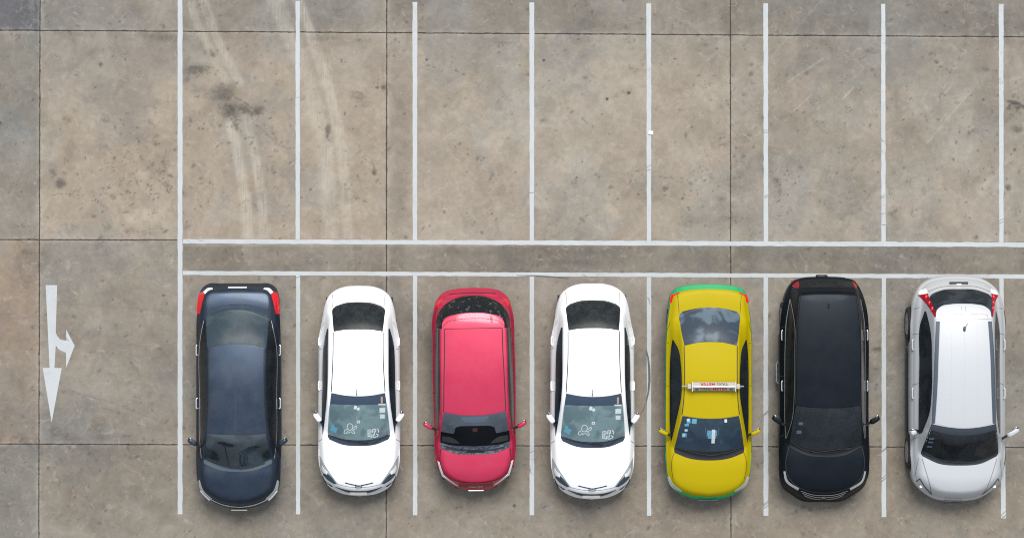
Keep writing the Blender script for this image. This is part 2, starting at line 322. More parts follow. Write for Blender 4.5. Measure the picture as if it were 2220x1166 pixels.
    dk = mth(t,'MAXIMUM', mth(t,'MULTIPLY', pm, .6), mth(t,'MAXIMUM', mth(t,'MULTIPLY', dot, .7), mth(t,'MULTIPLY', crack, .6)))
    c = mix(t, dk, c, (.055,.05,.045,1))
    c = mix(t, mth(t,'MULTIPLY', FN, .85), c, (.05,.046,.042,1))
    # cast joints
    sx = N(t,'ShaderNodeSeparateXYZ'); L(t, tc, sx.inputs[0])
    wob = mapr(t, noise(t, tc, 3, 6, .75), .2, .8, -.012, .012)
    dmin = None
    for (kind, a0, sl_) in [('h',66-445*k,.0068) for k in (1,2,3)]+[('h',66,.0066),('h',519.5,.003),('h',962,.0033)]+[('h',962+445*k,.003) for k in (1,2,3)]+\
                           [('v',87,-.0026),('v',838.5,-.001),('v',1583.5,.001)]+[('v',87-749*k,0) for k in (1,2)]+[('v',1584+749*k,0) for k in (1,2)]:
        if kind == 'h':   # py = a0 + sl*px  -> Y = (583-a0-sl*(100X+1110))/100
            cst = (583-a0-sl_*1110)/100; e = mth(t,'SUBTRACT', sx.outputs[1], mth(t,'MULTIPLY_ADD', sx.outputs[0], -sl_, cst))
        else:
            cst = (a0+sl_*583-1110)/100; e = mth(t,'SUBTRACT', sx.outputs[0], mth(t,'MULTIPLY_ADD', sx.outputs[1], -sl_, cst))
        e = mth(t,'ABSOLUTE', mth(t,'ADD', e, wob)); dmin = e if dmin is None else mth(t,'MINIMUM', dmin, e)
    chip = mapr(t, noise(t, tc, 8, 5, .7), .5, .75, 0, .016)
    jm = mapr(t, mth(t,'SUBTRACT', dmin, chip), .007, .014, 1, 0)
    halo = mapr(t, dmin, .01, .10, .3, 0)
    c = mix(t, mth(t,'MULTIPLY', halo, mapr(t, n_mid, .4, .6, 0, 1)), c, (.36,.33,.29,1))
    c = mix(t, mth(t,'MULTIPLY', jm, .93), c, (.035,.03,.028,1))
    L(t, c, b.inputs['Base Color']); b.inputs['Roughness'].default_value = .88; b.inputs['Specular IOR Level'].default_value = .25
    hgt = mth(t,'ADD', mth(t,'MULTIPLY', n_gr, .12), mth(t,'MULTIPLY', n_sm, .35))
    hgt = mth(t,'SUBTRACT', hgt, mth(t,'ADD', mth(t,'MULTIPLY', jm, 1.2), mth(t,'MULTIPLY', dk, .4)))
    bp = N(t,'ShaderNodeBump'); bp.inputs['Strength'].default_value = .45; bp.inputs['Distance'].default_value = .012
    L(t, hgt, bp.inputs['Height']); L(t, bp.outputs[0], b.inputs['Normal'])
    me.materials.append(m)
    o = bpy.data.objects.new('ground', me); COL.objects.link(o); o['kind'] = 'structure'
build_ground()

# ------------------------------------------------------------ markings
def line_mat(name, wear):
    m, t, b = newmat(name)
    tc = N(t,'ShaderNodeTexCoord').outputs['Object']
    c = mix(t, noise(t, tc, 2.5, 7, .7), (.36,.395,.415,1), (.47,.51,.535,1))
    c = mix(t, mapr(t, noise(t, tc, 60, 3, .7), .35, .8, 0, .35), c, (.30,.31,.31,1))
    # worn spots and scuffs, in a few places only
    wq = N(t,'ShaderNodeTexWave'); wq.inputs['Scale'].default_value = 2.3; wq.inputs['Distortion'].default_value = 9; wq.inputs['Detail'].default_value = 3
    wq.bands_direction = 'DIAGONAL'; L(t, tc, wq.inputs['Vector'])
    sc = mth(t,'MULTIPLY', mapr(t, wq.outputs['Fac'], .93, .99, 0, 1), mapr(t, noise(t, tc, .9, 2), .66-.04*wear, .70-.04*wear, 0, .6))
    c = mix(t, sc, c, (.13,.14,.15,1))
    sp = mapr(t, noise(t, tc, 22, 8, .78), .62-.03*wear, .70-.03*wear, 0, .75)
    c = mix(t, sp, c, (.19,.18,.165,1))
    pt_ = mth(t,'MULTIPLY', mapr(t, noise(t, tc, 1.1, 3), .50, .68, 0, 1), mapr(t, noise(t, tc, 14, 9, .8, .6), .50, .60, 0, .35+.3*wear))
    c = mix(t, pt_, c, (.255,.24,.215,1))
    hz = mapr(t, noise(t, tc, .7, 4), .4, .7, 0, .22); c = mix(t, hz, c, (.30,.30,.285,1))
    L(t, c, b.inputs['Base Color']); b.inputs['Roughness'].default_value = .6
    bp = N(t,'ShaderNodeBump'); bp.inputs['Strength'].default_value = .2; bp.inputs['Distance'].default_value = .01
    L(t, noise(t, tc, 70, 3), bp.inputs['Height']); L(t, bp.outputs[0], b.inputs['Normal'])
    return m
M['line'] = line_mat('road_paint', .4); M['line_worn'] = line_mat('road_paint_worn', 1.0)
M['scuff'] = plain('line_scuff', (.20,.215,.23), .7, 0, .5, scale=60)
M['tyre_black'] = plain('tyre_mark', (.09,.095,.10), .7, 0, .4)
def sheet(name, poly, z, mat, jag=0.0):
    """painted mark: a thin coat 1.5 mm thick, top at z"""
    out = []
    n = len(poly)
    for i in range(n):
        (x0,y0),(x1,y1) = poly[i], poly[(i+1)%n]
        k = max(1, int(math.hypot(x1-x0,y1-y0)/12)) if jag else 1
        for j in range(k):
            tt = j/k; q = 0 if j == 0 else jag
            out.append((x0+(x1-x0)*tt+random.uniform(-q,q), y0+(y1-y0)*tt+random.uniform(-q,q)))
    vs = [(X(x),Y(y),z) for x,y in out]+[(X(x),Y(y),z-.0015) for x,y in out]
    n = len(out)
    fs = [tuple(range(n))]+[(i,i+n,(i+1)%n+n,(i+1)%n) for i in range(n)]
    me = bpy.data.meshes.new(name); me.from_pydata(vs, [], fs); me.materials.append(mat)
    o = bpy.data.objects.new(name, me); COL.objects.link(o); o['kind'] = 'structure'
    return o
LINES = [  # x left/right at the top, y0, x left/right at the bottom, y1
 (385,396,-40,385,396,1114),
 (640.5,650.5,3,640.5,650.5,519),(894,905,5,894.5,904.5,520),(1147.5,1158.5,6,1148,1158,521),(1401,1412,8,1402,1412,522.5),
 (1654.6,1665.5,8,1655.5,1665.5,524),(1910,1919.5,9,1910.5,1920.5,525),(2165,2176,9,2166,2176,526),
 (641.5,651,597,641.5,651,1114),(895,904.5,598,895,905,1116),(1148,1158,599.5,1148,1158.5,1116),(1402,1412,600.5,1402,1412,1117),
 (1655,1665.5,601.5,1655,1666,1117),(1911,1921,603,1911,1921.5,1120),(2166,2176,604,2170,2181,1123)]
for (a,b_,y0,c_,d_,y1) in LINES:
    sheet('parking_line', [(a+.3,y0),(b_-.3,y0),(d_-.3,y1),(c_+.3,y1)], .004, M['line_worn'] if a > 1500 else M['line'], .5)
sheet('parking_line', [(396.4,518.5),(2420,526),(2420,536.5),(396.4,528)], .0044, M['line'], .5)
sheet('parking_line', [(396.4,587),(2420,596),(2420,604.8),(396.4,596)], .0044, M['line'], .5)
# direction arrow: straight on and turn right
AR = [(99,618),(124,618),(121,720),(124,728),(131,736),(143,738),(143.5,714),(151,728),(155,736),(158,742),(162,749),(143.5,797),(143,764),(137,762),(127,757),(121,748),(118,797),(134,797.5),(112,915),(92.5,797),(107.5,797)]
sheet('direction_arrow', AR, .004, M['line'], 0)
def arc_mark(pts, wd):
    L_, R_ = [], []
    for i,(x,y) in enumerate(pts):
        a = pts[max(0,i-1)]; b_ = pts[min(len(pts)-1,i+1)]
        dx, dy = b_[0]-a[0], b_[1]-a[1]; l = math.hypot(dx,dy); w_ = wd*(.25+.75*math.sin(math.pi*(i+.3)/(len(pts)-.4)))
        L_.append((x-dy/l*w_, y+dx/l*w_)); R_.append((x+dy/l*w_, y-dx/l*w_))
    sheet('tyre_mark', L_+R_[::-1], .0075, M['tyre_black'])
arc_mark([(1401,757),(1405,775),(1407.5,800),(1408,825),(1405.5,850),(1401,872)], 2.6)
arc_mark([(1401,872),(1394,888),(1384,902)], .8)
arc_mark([(1120,597),(1160,597.5),(1200,600),(1232,603.5)], 1.3)
for (x,y) in ((1406,360),(1405,368),(1153,417),(1658,283),(1661,423),(1661,427),(1914,424),(1913,428),(1661,287),(2171,476),(2171,482),(1916,462),(1916,487),(646,600),(1152,978)):
    s_ = random.uniform(-.3,-.1)*(1 if random.random()<.7 else .2)
    sheet('tyre_mark', [(x-5,y+5*-s_*2),(x+5,y-5*-s_*2),(x+5,y-5*-s_*2+1.3),(x-5,y+5*-s_*2+1.3)], .0078, M['scuff'])
for (x,y,h) in ((1660.5,1095,9),(1916,1035,4),(1916,975,4),(2176,1112,8),(1660,895,3)):
    for k in range(3):
        yy = y+random.uniform(-h,h)
        sheet('tyre_mark', [(x-5,yy+4),(x+4.5,yy-4),(x+5,yy-2.6),(x-4.5,yy+5.6)], .0079+k*.0006, M['scuff'])

# ------------------------------------------------------------ mesh builder
class MB:
    def __init__(s): s.v = []; s.f = []; s.m = []; s.mats = []
    def mi(s, mat):
        if mat not in s.mats: s.mats.append(mat)
        return s.mats.index(mat)
    def grid(s, P, mat, flip=False):
        P = np.asarray(P); a, b_ = P.shape[:2]; o = len(s.v); s.v += [tuple(map(float,p)) for p in P.reshape(-1,3)]; k = s.mi(mat)
        for i in range(a-1):
            for j in range(b_-1):
                q = (o+i*b_+j, o+i*b_+j+1, o+(i+1)*b_+j+1, o+(i+1)*b_+j)
                s.f.append(q[::-1] if flip else q); s.m.append(k)
    def poly(s, vs, fs, mat):
        o = len(s.v); s.v += [tuple(map(float,p)) for p in vs]; k = s.mi(mat)
        for f in fs: s.f.append(tuple(i+o for i in f)); s.m.append(k)
    def box(s, c, size, mat, rot=None, bev=0.0):
        sx_, sy_, sz_ = [x/2 for x in size]
        if bev: return s.sup(c, (sx_,sy_,sz_), mat, rot, .25)
        vs = [Vector((x,y,z)) for x in (-sx_,sx_) for y in (-sy_,sy_) for z in (-sz_,sz_)]
        if rot is not None: vs = [rot @ v for v in vs]
        vs = [v+Vector(c) for v in vs]
        s.poly(vs, [(0,1,3,2),(4,6,7,5),(0,4,5,1),(2,3,7,6),(0,2,6,4),(1,5,7,3)], mat)
    def sup(s, c, rad, mat, rot=None, e=.5, nu=20, nv=12):
        """superellipsoid: a rounded block"""
        sg = lambda x, p: math.copysign(abs(x)**p, x)
        P = []
        for i in range(nv+1):
            ph = -math.pi/2+math.pi*i/nv; row = []
            for j in range(nu+1):
                th = 2*math.pi*j/nu
                v = Vector((rad[0]*sg(math.cos(ph),e)*sg(math.cos(th),e), rad[1]*sg(math.cos(ph),e)*sg(math.sin(th),e), rad[2]*sg(math.sin(ph),e)))
                if rot is not None: v = rot @ v
                row.append(tuple(v+Vector(c)))
            P.append(row)
        s.grid(P, mat)
    def tube(s, pts, r, mat, n=8):
        pts = [Vector(p) for p in pts]; P = []
        for i, p in enumerate(pts):
            t_ = (pts[min(i+1,len(pts)-1)]-pts[max(i-1,0)]).normalized()
            a = t_.cross(Vector((0,0,1))); a = a.normalized() if a.length > .01 else Vector((1,0,0)); b_ = t_.cross(a)
            rr = r[i] if isinstance(r,(list,tuple)) else r
            P.append([tuple(p+(a*math.cos(2*math.pi*k/n)+b_*math.sin(2*math.pi*k/n))*rr) for k in range(n+1)])
        s.grid(P, mat)
    def lathe_x(s, prof, c, mat, n=40, sgn=1):
        """profile (x, r) turned round the X axis"""
        P = [[(c[0]+sgn*x, c[1]+r*math.cos(2*math.pi*k/n), c[2]+r*math.sin(2*math.pi*k/n)) for k in range(n+1)] for x, r in prof]
        s.grid(P, mat, sgn < 0)
    def build(s, name, parent=None, sm=True, loc=None):
        me = bpy.data.meshes.new(name); me.from_pydata(s.v, [], s.f)
        for m_ in s.mats: me.materials.append(m_)
        me.polygons.foreach_set('material_index', s.m)
        if sm: me.polygons.foreach_set('use_smooth', [True]*len(me.polygons))
        me.validate(); 
        import bmesh
        bm = bmesh.new(); bm.from_mesh(me); bmesh.ops.remove_doubles(bm, verts=bm.verts, dist=1e-5)
        for e_ in bm.edges:
            if sm and len(e_.link_faces) == 2 and e_.calc_face_angle(0) > R(50): e_.smooth = False
        bm.to_mesh(me); bm.free()
        o = bpy.data.objects.new(name, me); COL.objects.link(o)
        if parent is not None: o.parent = parent
        return o
def spl(pts, n, curved=True):
    """even resample of a smooth curve through the points"""
    P = np.array(pts, float)
    if curved and len(P) > 2:
        Q = [P[0]]; E = np.vstack([2*P[0]-P[1], P, 2*P[-1]-P[-2]])
        for i in range(1, len(E)-2):
            p0,p1,p2,p3 = E[i-1:i+3]; d1 = np.linalg.norm(p2-p1); d0 = max(np.linalg.norm(p1-p0),1e-6); d2 = max(np.linalg.norm(p3-p2),1e-6)
            m1 = ((p2-p1)/d1*d0+(p1-p0)/d0*d1)/(d0+d1)*min(d1,2.2*d0); m2 = ((p2-p1)/d1*d2+(p3-p2)/d2*d1)/(d2+d1)*min(d1,2.2*d2)
            for k in range(1,17):
                t_ = k/16; h = (2*t_**3-3*t_**2+1, t_**3-2*t_**2+t_, -2*t_**3+3*t_**2, t_**3-t_**2)
                Q.append(h[0]*p1+h[1]*m1+h[2]*p2+h[3]*m2)
        P = np.array(Q)
    d_ = np.r_[0, np.cumsum(np.linalg.norm(np.diff(P,axis=0),axis=1))]
    x = np.linspace(0, d_[-1], n)
    return np.stack([np.interp(x, d_, P[:,i]) for i in range(P.shape[1])], 1)
def mir(pts): return [(-a,b_) for a,b_ in pts]
def full(half): return mir(half[::-1])[:-1]+list(half) if half[0][0] == 0 else mir(half[::-1])+list(half)
def coons(rear, side, front, nu, nv):
    """rear: centre -> corner, side: rear corner -> front corner, front: corner -> centre. half lists"""
    side = ([rear[-1]] if tuple(rear[-1]) != tuple(side[0]) else [])+list(side)+([front[0]] if tuple(front[0]) != tuple(side[-1]) else [])
    top = spl(full(rear), nu); bot = spl(full(front[::-1]), nu)
    rt = spl(side, nv); lt = spl(mir(side), nv)
    a = np.linspace(0,1,nu)[None,:,None]; b_ = np.linspace(0,1,nv)[:,None,None]
    G = (1-b_)*top[None]+b_*bot[None]+(1-a)*lt[:,None]+a*rt[:,None]
    G -= (1-a)*(1-b_)*top[0]+a*(1-b_)*top[-1]+(1-a)*b_*bot[0]+a*b_*bot[-1]
    return G

def pchip(pts):
    """smooth profile through the points without overshoot"""
    x = np.array([p[0] for p in pts], float); y = np.array([p[1] for p in pts], float)
    h = np.diff(x); dl = np.diff(y)/h; m = np.zeros(len(x)); m[0], m[-1] = dl[0], dl[-1]
    for i in range(1,len(x)-1):
        if dl[i-1]*dl[i] > 0:
            w1, w2 = 2*h[i]+h[i-1], h[i]+2*h[i-1]; m[i] = (w1+w2)/(w1/dl[i-1]+w2/dl[i])
    def f(q):
        q = np.clip(q, x[0], x[-1]); i = np.clip(np.searchsorted(x, q)-1, 0, len(x)-2); t_ = (q-x[i])/h[i]
        return (2*t_**3-3*t_**2+1)*y[i]+(t_**3-2*t_**2+t_)*h[i]*m[i]+(-2*t_**3+3*t_**2)*y[i+1]+(t_**3-t_**2)*h[i]*m[i+1]
    return f
class Body:
    """height of the car's skin over its plan; plan in px/cm (u across, y along the picture), everything symmetric about u = 0"""
    def __init__(s, sp):
        s.sp = sp; rear, side, front = sp['rear'], sp['side'], sp['front']
        s.y0, s.y1 = rear[0][1], front[-1][1]; s.ym = (s.y0+s.y1)/2
        rc, sc, fc = spl(rear+[side[0]] if rear[-1] != side[0] else rear, 30), None, None
        half = list(rear)+list(side)+list(front)
        hs = spl(half, 160); s.out = np.vstack([hs, mir([tuple(p) for p in hs])[::-1][1:-1]])
        us = np.arange(-115,116,1.0); ys = np.arange(s.y0-6, s.y1+7, 1.0)
        s.us, s.ys = us, ys
        U, Yg = np.meshgrid(us, ys)
        # distance inside the outline
        D = np.full(U.shape, 1e9); O = s.out; n = len(O); ins = np.zeros(U.shape, bool)
        for i in range(n):
            x0,y0 = O[i]; x1,y1 = O[(i+1)%n]; vx,vy = x1-x0,y1-y0
            l2 = vx*vx+vy*vy
            if l2 < 1e-9: continue
            t_ = np.clip(((U-x0)*vx+(Yg-y0)*vy)/l2,0,1); D = np.minimum(D, np.hypot(U-x0-t_*vx, Yg-y0-t_*vy))
            c_ = ((y0>Yg)!=(y1>Yg))
            with np.errstate(divide='ignore', invalid='ignore'): xi = (x1-x0)*(Yg-y0)/(y1-y0)+x0
            ins ^= c_ & (U < xi)
        D = np.where(ins, D, 0)
        itp = lambda key, q: pchip(sp[key])(q)
        kl = sp.get('klow', .0010)
        mid = np.interp(Yg, [s.y0, s.y0+70, s.y1-90, s.y1], [-1, 0, 0, 1])     # nose and tail follow their own bow
        Yl = Yg+mid*kl*U*U
        low = itp('low', Yl)
        r, drop = sp.get('er',20.0), sp.get('drop',.28)
        dT = sp.get('dT',5.0); e = np.clip(1-(np.maximum(D,dT)-2)/r, 0, .985)
        low = low-drop*(1-np.sqrt(1-e*e))-.05*np.clip((dT-D)/(dT-1.2),0,1)
        low -= .03*(U/90)**2
        kf, kr = sp.get('kf',(.0018,.0050)), sp.get('kr',(.0018,.0042))
        g = sp['green']; ya, yb, yc, yd = g[0][0], g[1][0], g[-2][0], g[-1][0]
        k = pchip([(ya,-kr[1]),(yb,-kr[0]),((yb+yc)/2,0),(yc,kf[0]),(yd,kf[1])])(Yg)
        Yp = Yg+k*U*U
        P = itp('green', Yp)
        P = np.where(Yp < g[0][0], g[0][1]-(g[0][0]-Yp)*.05, P); P = np.where(Yp > g[-1][0], g[-1][1]-(Yp-g[-1][0])*.05, P)
        wb, wr = itp('wb', Yg), itp('wr', Yg)
        P = P-.045*(np.abs(U)/wr)**2.5
        t_ = (wb-np.abs(U))/(wb-wr); t_ = np.clip(t_, -1, 1)
        lat = np.where(t_ < 1, t_, 1.0)
        G = low+(P-low)*np.clip(lat,0,1)
        Z = np.where((P > low) & (np.abs(U) < wb), np.maximum(G, low), low)
        if 'ridge' in sp:
            for (uc, wd, hh) in sp['ridge']:
                Z += hh*np.exp(-((np.abs(U)-uc)/wd)**2)*(Yg>yd)*np.clip((s.y1-Yg)/60,0,1)
        for _ in range(sp.get('blur',3)):
            Z[1:-1] = (Z[:-2]+2*Z[1:-1]+Z[2:])/4; Z[:,1:-1] = (Z[:,:-2]+2*Z[:,1:-1]+Z[:,2:])/4
        s.Z = Z; s.gy, s.gu = np.gradient(Z, .01)
    def smp(s, A, u, y):
        fu = np.clip(u-s.us[0], 0, len(s.us)-1.001); fy = np.clip(y-s.ys[0], 0, len(s.ys)-1.001)
        i, j = fy.astype(int), fu.astype(int); a, b_ = fy-i, fu-j
        return A[i,j]*(1-a)*(1-b_)+A[i+1,j]*a*(1-b_)+A[i,j+1]*(1-a)*b_+A[i+1,j+1]*a*b_
    def P(s, G, off=0.0):
        G = np.asarray(G, float); u, y = G[...,0], G[...,1]
        z = s.smp(s.Z,u,y); hu = s.smp(s.gu,u,y); hy = s.smp(s.gy,u,y)
        l = np.sqrt(1+hu*hu+hy*hy)
        return np.stack([u/100-off*hu/l, -(y-s.ym)/100+off*hy/l, z+off/l], -1)
    def pt(s, u, y, off=0.0): return tuple(s.P(np.array([u,y]), off))

def car_empty(name, label, cat, B, cx, yaw=0, scale=1.0, zc=.6, dx=0, dy=0, group=None):
    o = bpy.data.objects.new(name, None); COL.objects.link(o); o.empty_display_size = .5
    gx = cx-(cx-NX)*zc/H+dx; gy = B.ym-(B.ym-NY)*.85/H+dy
    o.location = (X(gx), Y(gy), 0); o.rotation_euler = (0,0,R(yaw)); o.scale = (scale,)*3
    o['label'] = label; o['category'] = cat
    if group: o['group'] = group
    return o
def patch_c(B, name, par, rear, side, front, mat, off=.004, nu=40, nv=40, rim=None, both=False, thick=.02):
    mb = MB(); G = coons(rear, side, front, nu, nv); P = B.P(G, off)
    mb.grid(P, mat, True)
    ring = np.concatenate([P[0], P[1:,-1], P[-1,::-1][1:], P[::-1,0][1:]]); G2 = np.concatenate([G[0], G[1:,-1], G[-1,::-1][1:], G[::-1,0][1:]])
    low = B.P(G2, off-thick); mb.grid(np.stack([ring, low]), rim or mat)
    return mb.build(name, par)
def band(mb, B, inner, outer, mat, off, n=50, m=6, sgn=1, thick=.012, curved=True):
    a = spl(inner, n, curved); b_ = spl(outer, n, curved)
    t_ = np.linspace(0,1,m)[None,:,None]
    G = a[:,None]*(1-t_)+b_[:,None]*t_
    G[...,0] *= sgn
    P = B.P(G, off); mb.grid(P, mat, sgn > 0)
    ring = np.concatenate([P[0], P[1:,-1], P[-1,::-1][1:], P[::-1,0][1:]]); G2 = np.concatenate([G[0], G[1:,-1], G[-1,::-1][1:], G[::-1,0][1:]])
    mb.grid(np.stack([ring, B.P(G2, off-thick)]), mat, sgn < 0)
def ruled(B, name, par, inner, outer, mat, off=.004, sgn=1, **kw):
    mb = MB(); band(mb, B, inner, outer, mat, off, sgn=sgn, **kw); return mb.build(name, par)
def ribbon(mb, B, pts, wd, mat, off=.0025, n=60, curved=True, both=False):
    for sg in ((1,-1) if both else (1,)):
        p = spl(pts, n, curved); p[:,0] *= sg
        d_ = np.gradient(p, axis=0); d_ /= np.linalg.norm(d_,axis=1)[:,None]+1e-9
        nrm = np.stack([-d_[:,1], d_[:,0]], 1)*wd/2
        G = np.stack([p-nrm, p, p+nrm], 1); mb.grid(B.P(G, off), mat, True)
def skin(B, par, mat, lower_mat=None, inset=(5,4,5), seams=(), gapmat=None, axles=(), wr_=.33, archz=.35, sill=None):
    """the body shell: top skin over the plan, sides that turn under to the sills, wheel arches"""
    sp = B.sp; O = B.out; n = len(O)
    def off_outline(half):
        P = spl(half, 81); d_ = np.gradient(P, axis=0); d_ /= np.linalg.norm(d_,axis=1)[:,None]+1e-9
        nx_, ny_ = -d_[:,1], d_[:,0]      # going rear-centre -> side -> front, inward normal
        return P, nx_, ny_
    # three curves joined at the corners; inset along the inward normal
    half = list(sp['rear'])+list(sp['side'])+list(sp['front'])
    Pn = spl(half, 301); d_ = np.gradient(Pn, axis=0); d_ /= np.linalg.norm(d_,axis=1)[:,None]+1e-9
    inn = np.stack([-d_[:,1], d_[:,0]], 1)
    if np.mean(inn[100:200,0]) > 0: inn = -inn
    ins = np.where(inn[:,1] > .3, inset[0]*inn[:,1]+inset[1]*(1-inn[:,1]), np.where(inn[:,1] < -.3, inset[2]*-inn[:,1]+inset[1]*(1+inn[:,1]), inset[1]))
    ins = np.convolve(np.pad(ins,8,'edge'), np.ones(17)/17, 'valid')
    Tn = Pn+inn*ins[:,None]; Tn[0,0] = 0; Tn[-1,0] = 0
    c1 = int(np.argmin(np.hypot(*(Pn-np.array(sp['rear'][-1])).T))); c2 = int(np.argmin(np.hypot(*(Pn-np.array(sp['front'][0])).T)))
    nu, nv = 91, 231
    def lin(P, k):
        dd = np.r_[0,np.cumsum(np.linalg.norm(np.diff(P,axis=0),axis=1))]; q = np.linspace(0,dd[-1],k)
        return np.stack([np.interp(q,dd,P[:,i]) for i in (0,1)],1)
    def quad(A):
        re, si, fr = A[:c1+1], A[c1:c2+1], A[c2:]
        m_ = np.array([-1,1])
        return lin(np.vstack([(re*m_)[::-1][:-1], re]),nu), lin(si,nv), lin(np.vstack([(fr*m_)[:-1], fr[::-1]]),nu)
    top, rt, bot = quad(Tn); lt = rt*np.array([-1,1])
    a = np.linspace(0,1,nu)[None,:,None]; b_ = np.linspace(0,1,nv)[:,None,None]
    G = (1-b_)*top[None]+b_*bot[None]+(1-a)*lt[:,None]+a*rt[:,None]
    G -= (1-a)*(1-b_)*top[0]+a*(1-b_)*top[-1]+(1-a)*b_*bot[0]+a*b_*bot[-1]
    mb = MB(); PG = B.P(G, 0); mb.grid(PG, mat, True)
    for sdef in seams:
        pts, wd, bo = sdef[:3]; ribbon(mb, B, pts, wd, gapmat or M['gap'], both=bo, curved=(len(sdef) < 4))
    lb = mb if lower_mat is None else MB(); lm = lower_mat or mat
    # sides
    oT, oR, oB = quad(Pn); oL = oR*np.array([-1,1])
    def ringof(t_, r_, b__, l_): return np.concatenate([t_, r_[1:], b__[::-1][1:], l_[::-1][1:]])
    Tr = ringof(PG[0], PG[:,-1], PG[-1], PG[:,0]); Or = ringof(oT, oR, oB, oL)
    Pc = np.stack([Or[:,0]/100, -(Or[:,1]-B.ym)/100], 1)
    ctr = Pc*0; ctr[:,1] = np.clip(Pc[:,1], -1.2, 1.2)
    inw = ctr-Pc; inw[:,0] = -Pc[:,0]; inw /= np.linalg.norm(inw,axis=1)[:,None]
    zT = Tr[:,2]; z1 = zT-.05
    zb = np.full(len(Pc), .19)
    side = np.abs(Or[:,0]) > 60
    for ya in axles:
        dy_ = np.abs(Or[:,1]-ya)/100; q = side & (dy_ < wr_+.045)
        zb[q] = np.maximum(zb[q], archz-.0+np.sqrt(np.maximum(0,(wr_+.045)**2-dy_[q]**2)))
    zb = np.minimum(zb, z1-.03)
    rings = [Tr]
    rings.append(np.c_[Pc+inw*.012, z1]); rings.append(np.c_[Pc, z1-.06*(z1-zb)/.4])
    for (f_, i_) in ((.35,.0),(.6,.006),(.85,.03),(1.0,.055)): rings.append(np.c_[Pc+inw*i_, z1+(zb-z1)*f_])
    rings.append(np.c_[Pc+inw*.16, zb+.01])
    rg = np.array(rings)
    lb.grid(rg[:5], lm, True); lb.grid(rg[4:], sill or lm, True)
    o = mb.build('body', par)
    if lower_mat is not None: lb.build('lower_body', par)
    ub = MB(); ub.box((0,0,.36), (1.44, (B.y1-B.y0)/100-.5, .34), M['black_trim']); ub.build('underbody', par, False)
    return o
def wheels(B, par, axles, uo, r=.33, wdt=.21):
    for ya in axles:
        for sg in (-1,1):
            mb = MB(); c = (sg*(uo/100), -(ya-B.ym)/100, r)
            prof = [(-wdt,r*.62),(-wdt,r*.93),(-wdt+.02,r*.985),(-wdt*.5,r),(-.02,r*.985),(0,r*.93),(.004,r*.8),(-.004,r*.66),(-.03,r*.64)]
            mb.lathe_x(prof, c, M['rubber'], sgn=sg); w_ = mb.build('wheel', par)
            rb = MB(); rb.lathe_x([(-.008,r*.67),(-.002,r*.64),(-.012,r*.60),(-.05,r*.57),(-.09,r*.5),(-.09,.03)], c, M['alloy'], sgn=sg)
            rb.lathe_x([(-.085,.07),(-.02,.06),(-.012,.035),(-.012,0.001)], c, M['alloy'], sgn=sg)
            for k in range(5):
                an = 2*math.pi*k/5+.3
                rot = Matrix.Rotation(an,3,'X')
                for dd in (-.16,.16):
                    q = Matrix.Rotation(an+dd,3,'X'); rb.sup((c[0]-sg*.03, c[1]+(q@Vector((0,r*.34,0)))[1], c[2]+(q@Vector((0,r*.34,0)))[2]), (.02,r*.29,.018), M['alloy'], q, .6, 10, 6)
            rb.build('rim', w_)
def mirror(B, par, base, tip, z, mat, sg=1, hgt=.075, th=.055, glass_mat=None):
    """door mirror from its foot on the door to its tip"""
    a = Vector((sg*base[0]/100, -(base[1]-B.ym)/100, z)); b_ = Vector((sg*tip[0]/100, -(tip[1]-B.ym)/100, z+.03))
    d_ = b_-a; ln = d_.length; rot = d_.to_track_quat('X','Z').to_matrix()
    mb = MB(); c = a+d_*.58
    mb.sup(c, (ln*.46, th, hgt), mat, rot, .62)
    # dark mirror housing edge and glass, on the side that looks back (up the picture)
    back = Vector((0,1,0)); mb.sup(c+back*th*.62, (ln*.42, th*.5, hgt*.9), M['black_trim'], rot, .6)
    mb.tube([a+d_*-.25+Vector((0,0,-.06)), a+d_*.2+Vector((0,0,-.04))], .028, M['black_trim'])
    mo = mb.build('side_mirror', par)
    g = MB(); g.sup(c+back*th*1.05, (ln*.36, th*.12, hgt*.74), M['chrome'], rot, .4); g.build('mirror_glass', mo)
    return mo
def handle(B, par, u, y, ln, z, mat, sg, r=.016):
    mb = MB(); yy = -(y-B.ym)/100; x = sg*u/100
    r *= .85; pts = [(x-sg*.042, yy+ln/230, z),(x-sg*.026, yy+ln/260, z+.004),(x-sg*.020, yy, z+.006),(x-sg*.026, yy-ln/260, z+.004),(x-sg*.042, yy-ln/230, z)]
    mb.tube([tuple(p) for p in spl(pts, 12)], r, mat); mb.build('door_handle', par)
def plate(B, par, u, y, wd, z, mat, ang=70, rear=False, name='license_plate', hh=.11):
    mb = MB(); rot = Matrix.Rotation(R(ang if not rear else -ang),3,'X')
    mb.box((u/100, -(y-B.ym)/100, z), (wd/100, hh, .012), mat, rot); mb.build(name, par, False)
def wiper(B, par, pts, off=.012):
    mb = MB(); P = [B.pt(u,y,off) for u,y in spl(pts,16)]; mb.tube(P, .011, M['black_trim'], 6); return mb.build('wiper', par)
def sticker(B, par, u0, y0, u1, y1, mat, off=.007, name='sticker', rot=0):
    mb = MB(); n = 5
    us = np.linspace(u0,u1,n); ys = np.linspace(y0,y1,n); G = np.stack(np.meshgrid(us,ys),-1)
    if rot:
        c_ = np.array([(u0+u1)/2,(y0+y1)/2]); a = R(rot); Rm = np.array([[math.cos(a),-math.sin(a)],[math.sin(a),math.cos(a)]])
        G = (G-c_)@Rm.T+c_
    mb.grid(B.P(G,off), mat, True); return mb.build(name, par)
def copy_tree(o, parent=None):
    c = o.copy(); COL.objects.link(c)
    if parent is not None: c.parent = parent; c.matrix_parent_inverse = o.matrix_parent_inverse.copy()
    for ch in list(o.children): copy_tree(ch, c)
    return c
GR = 'cars parked side by side in the marked bays'

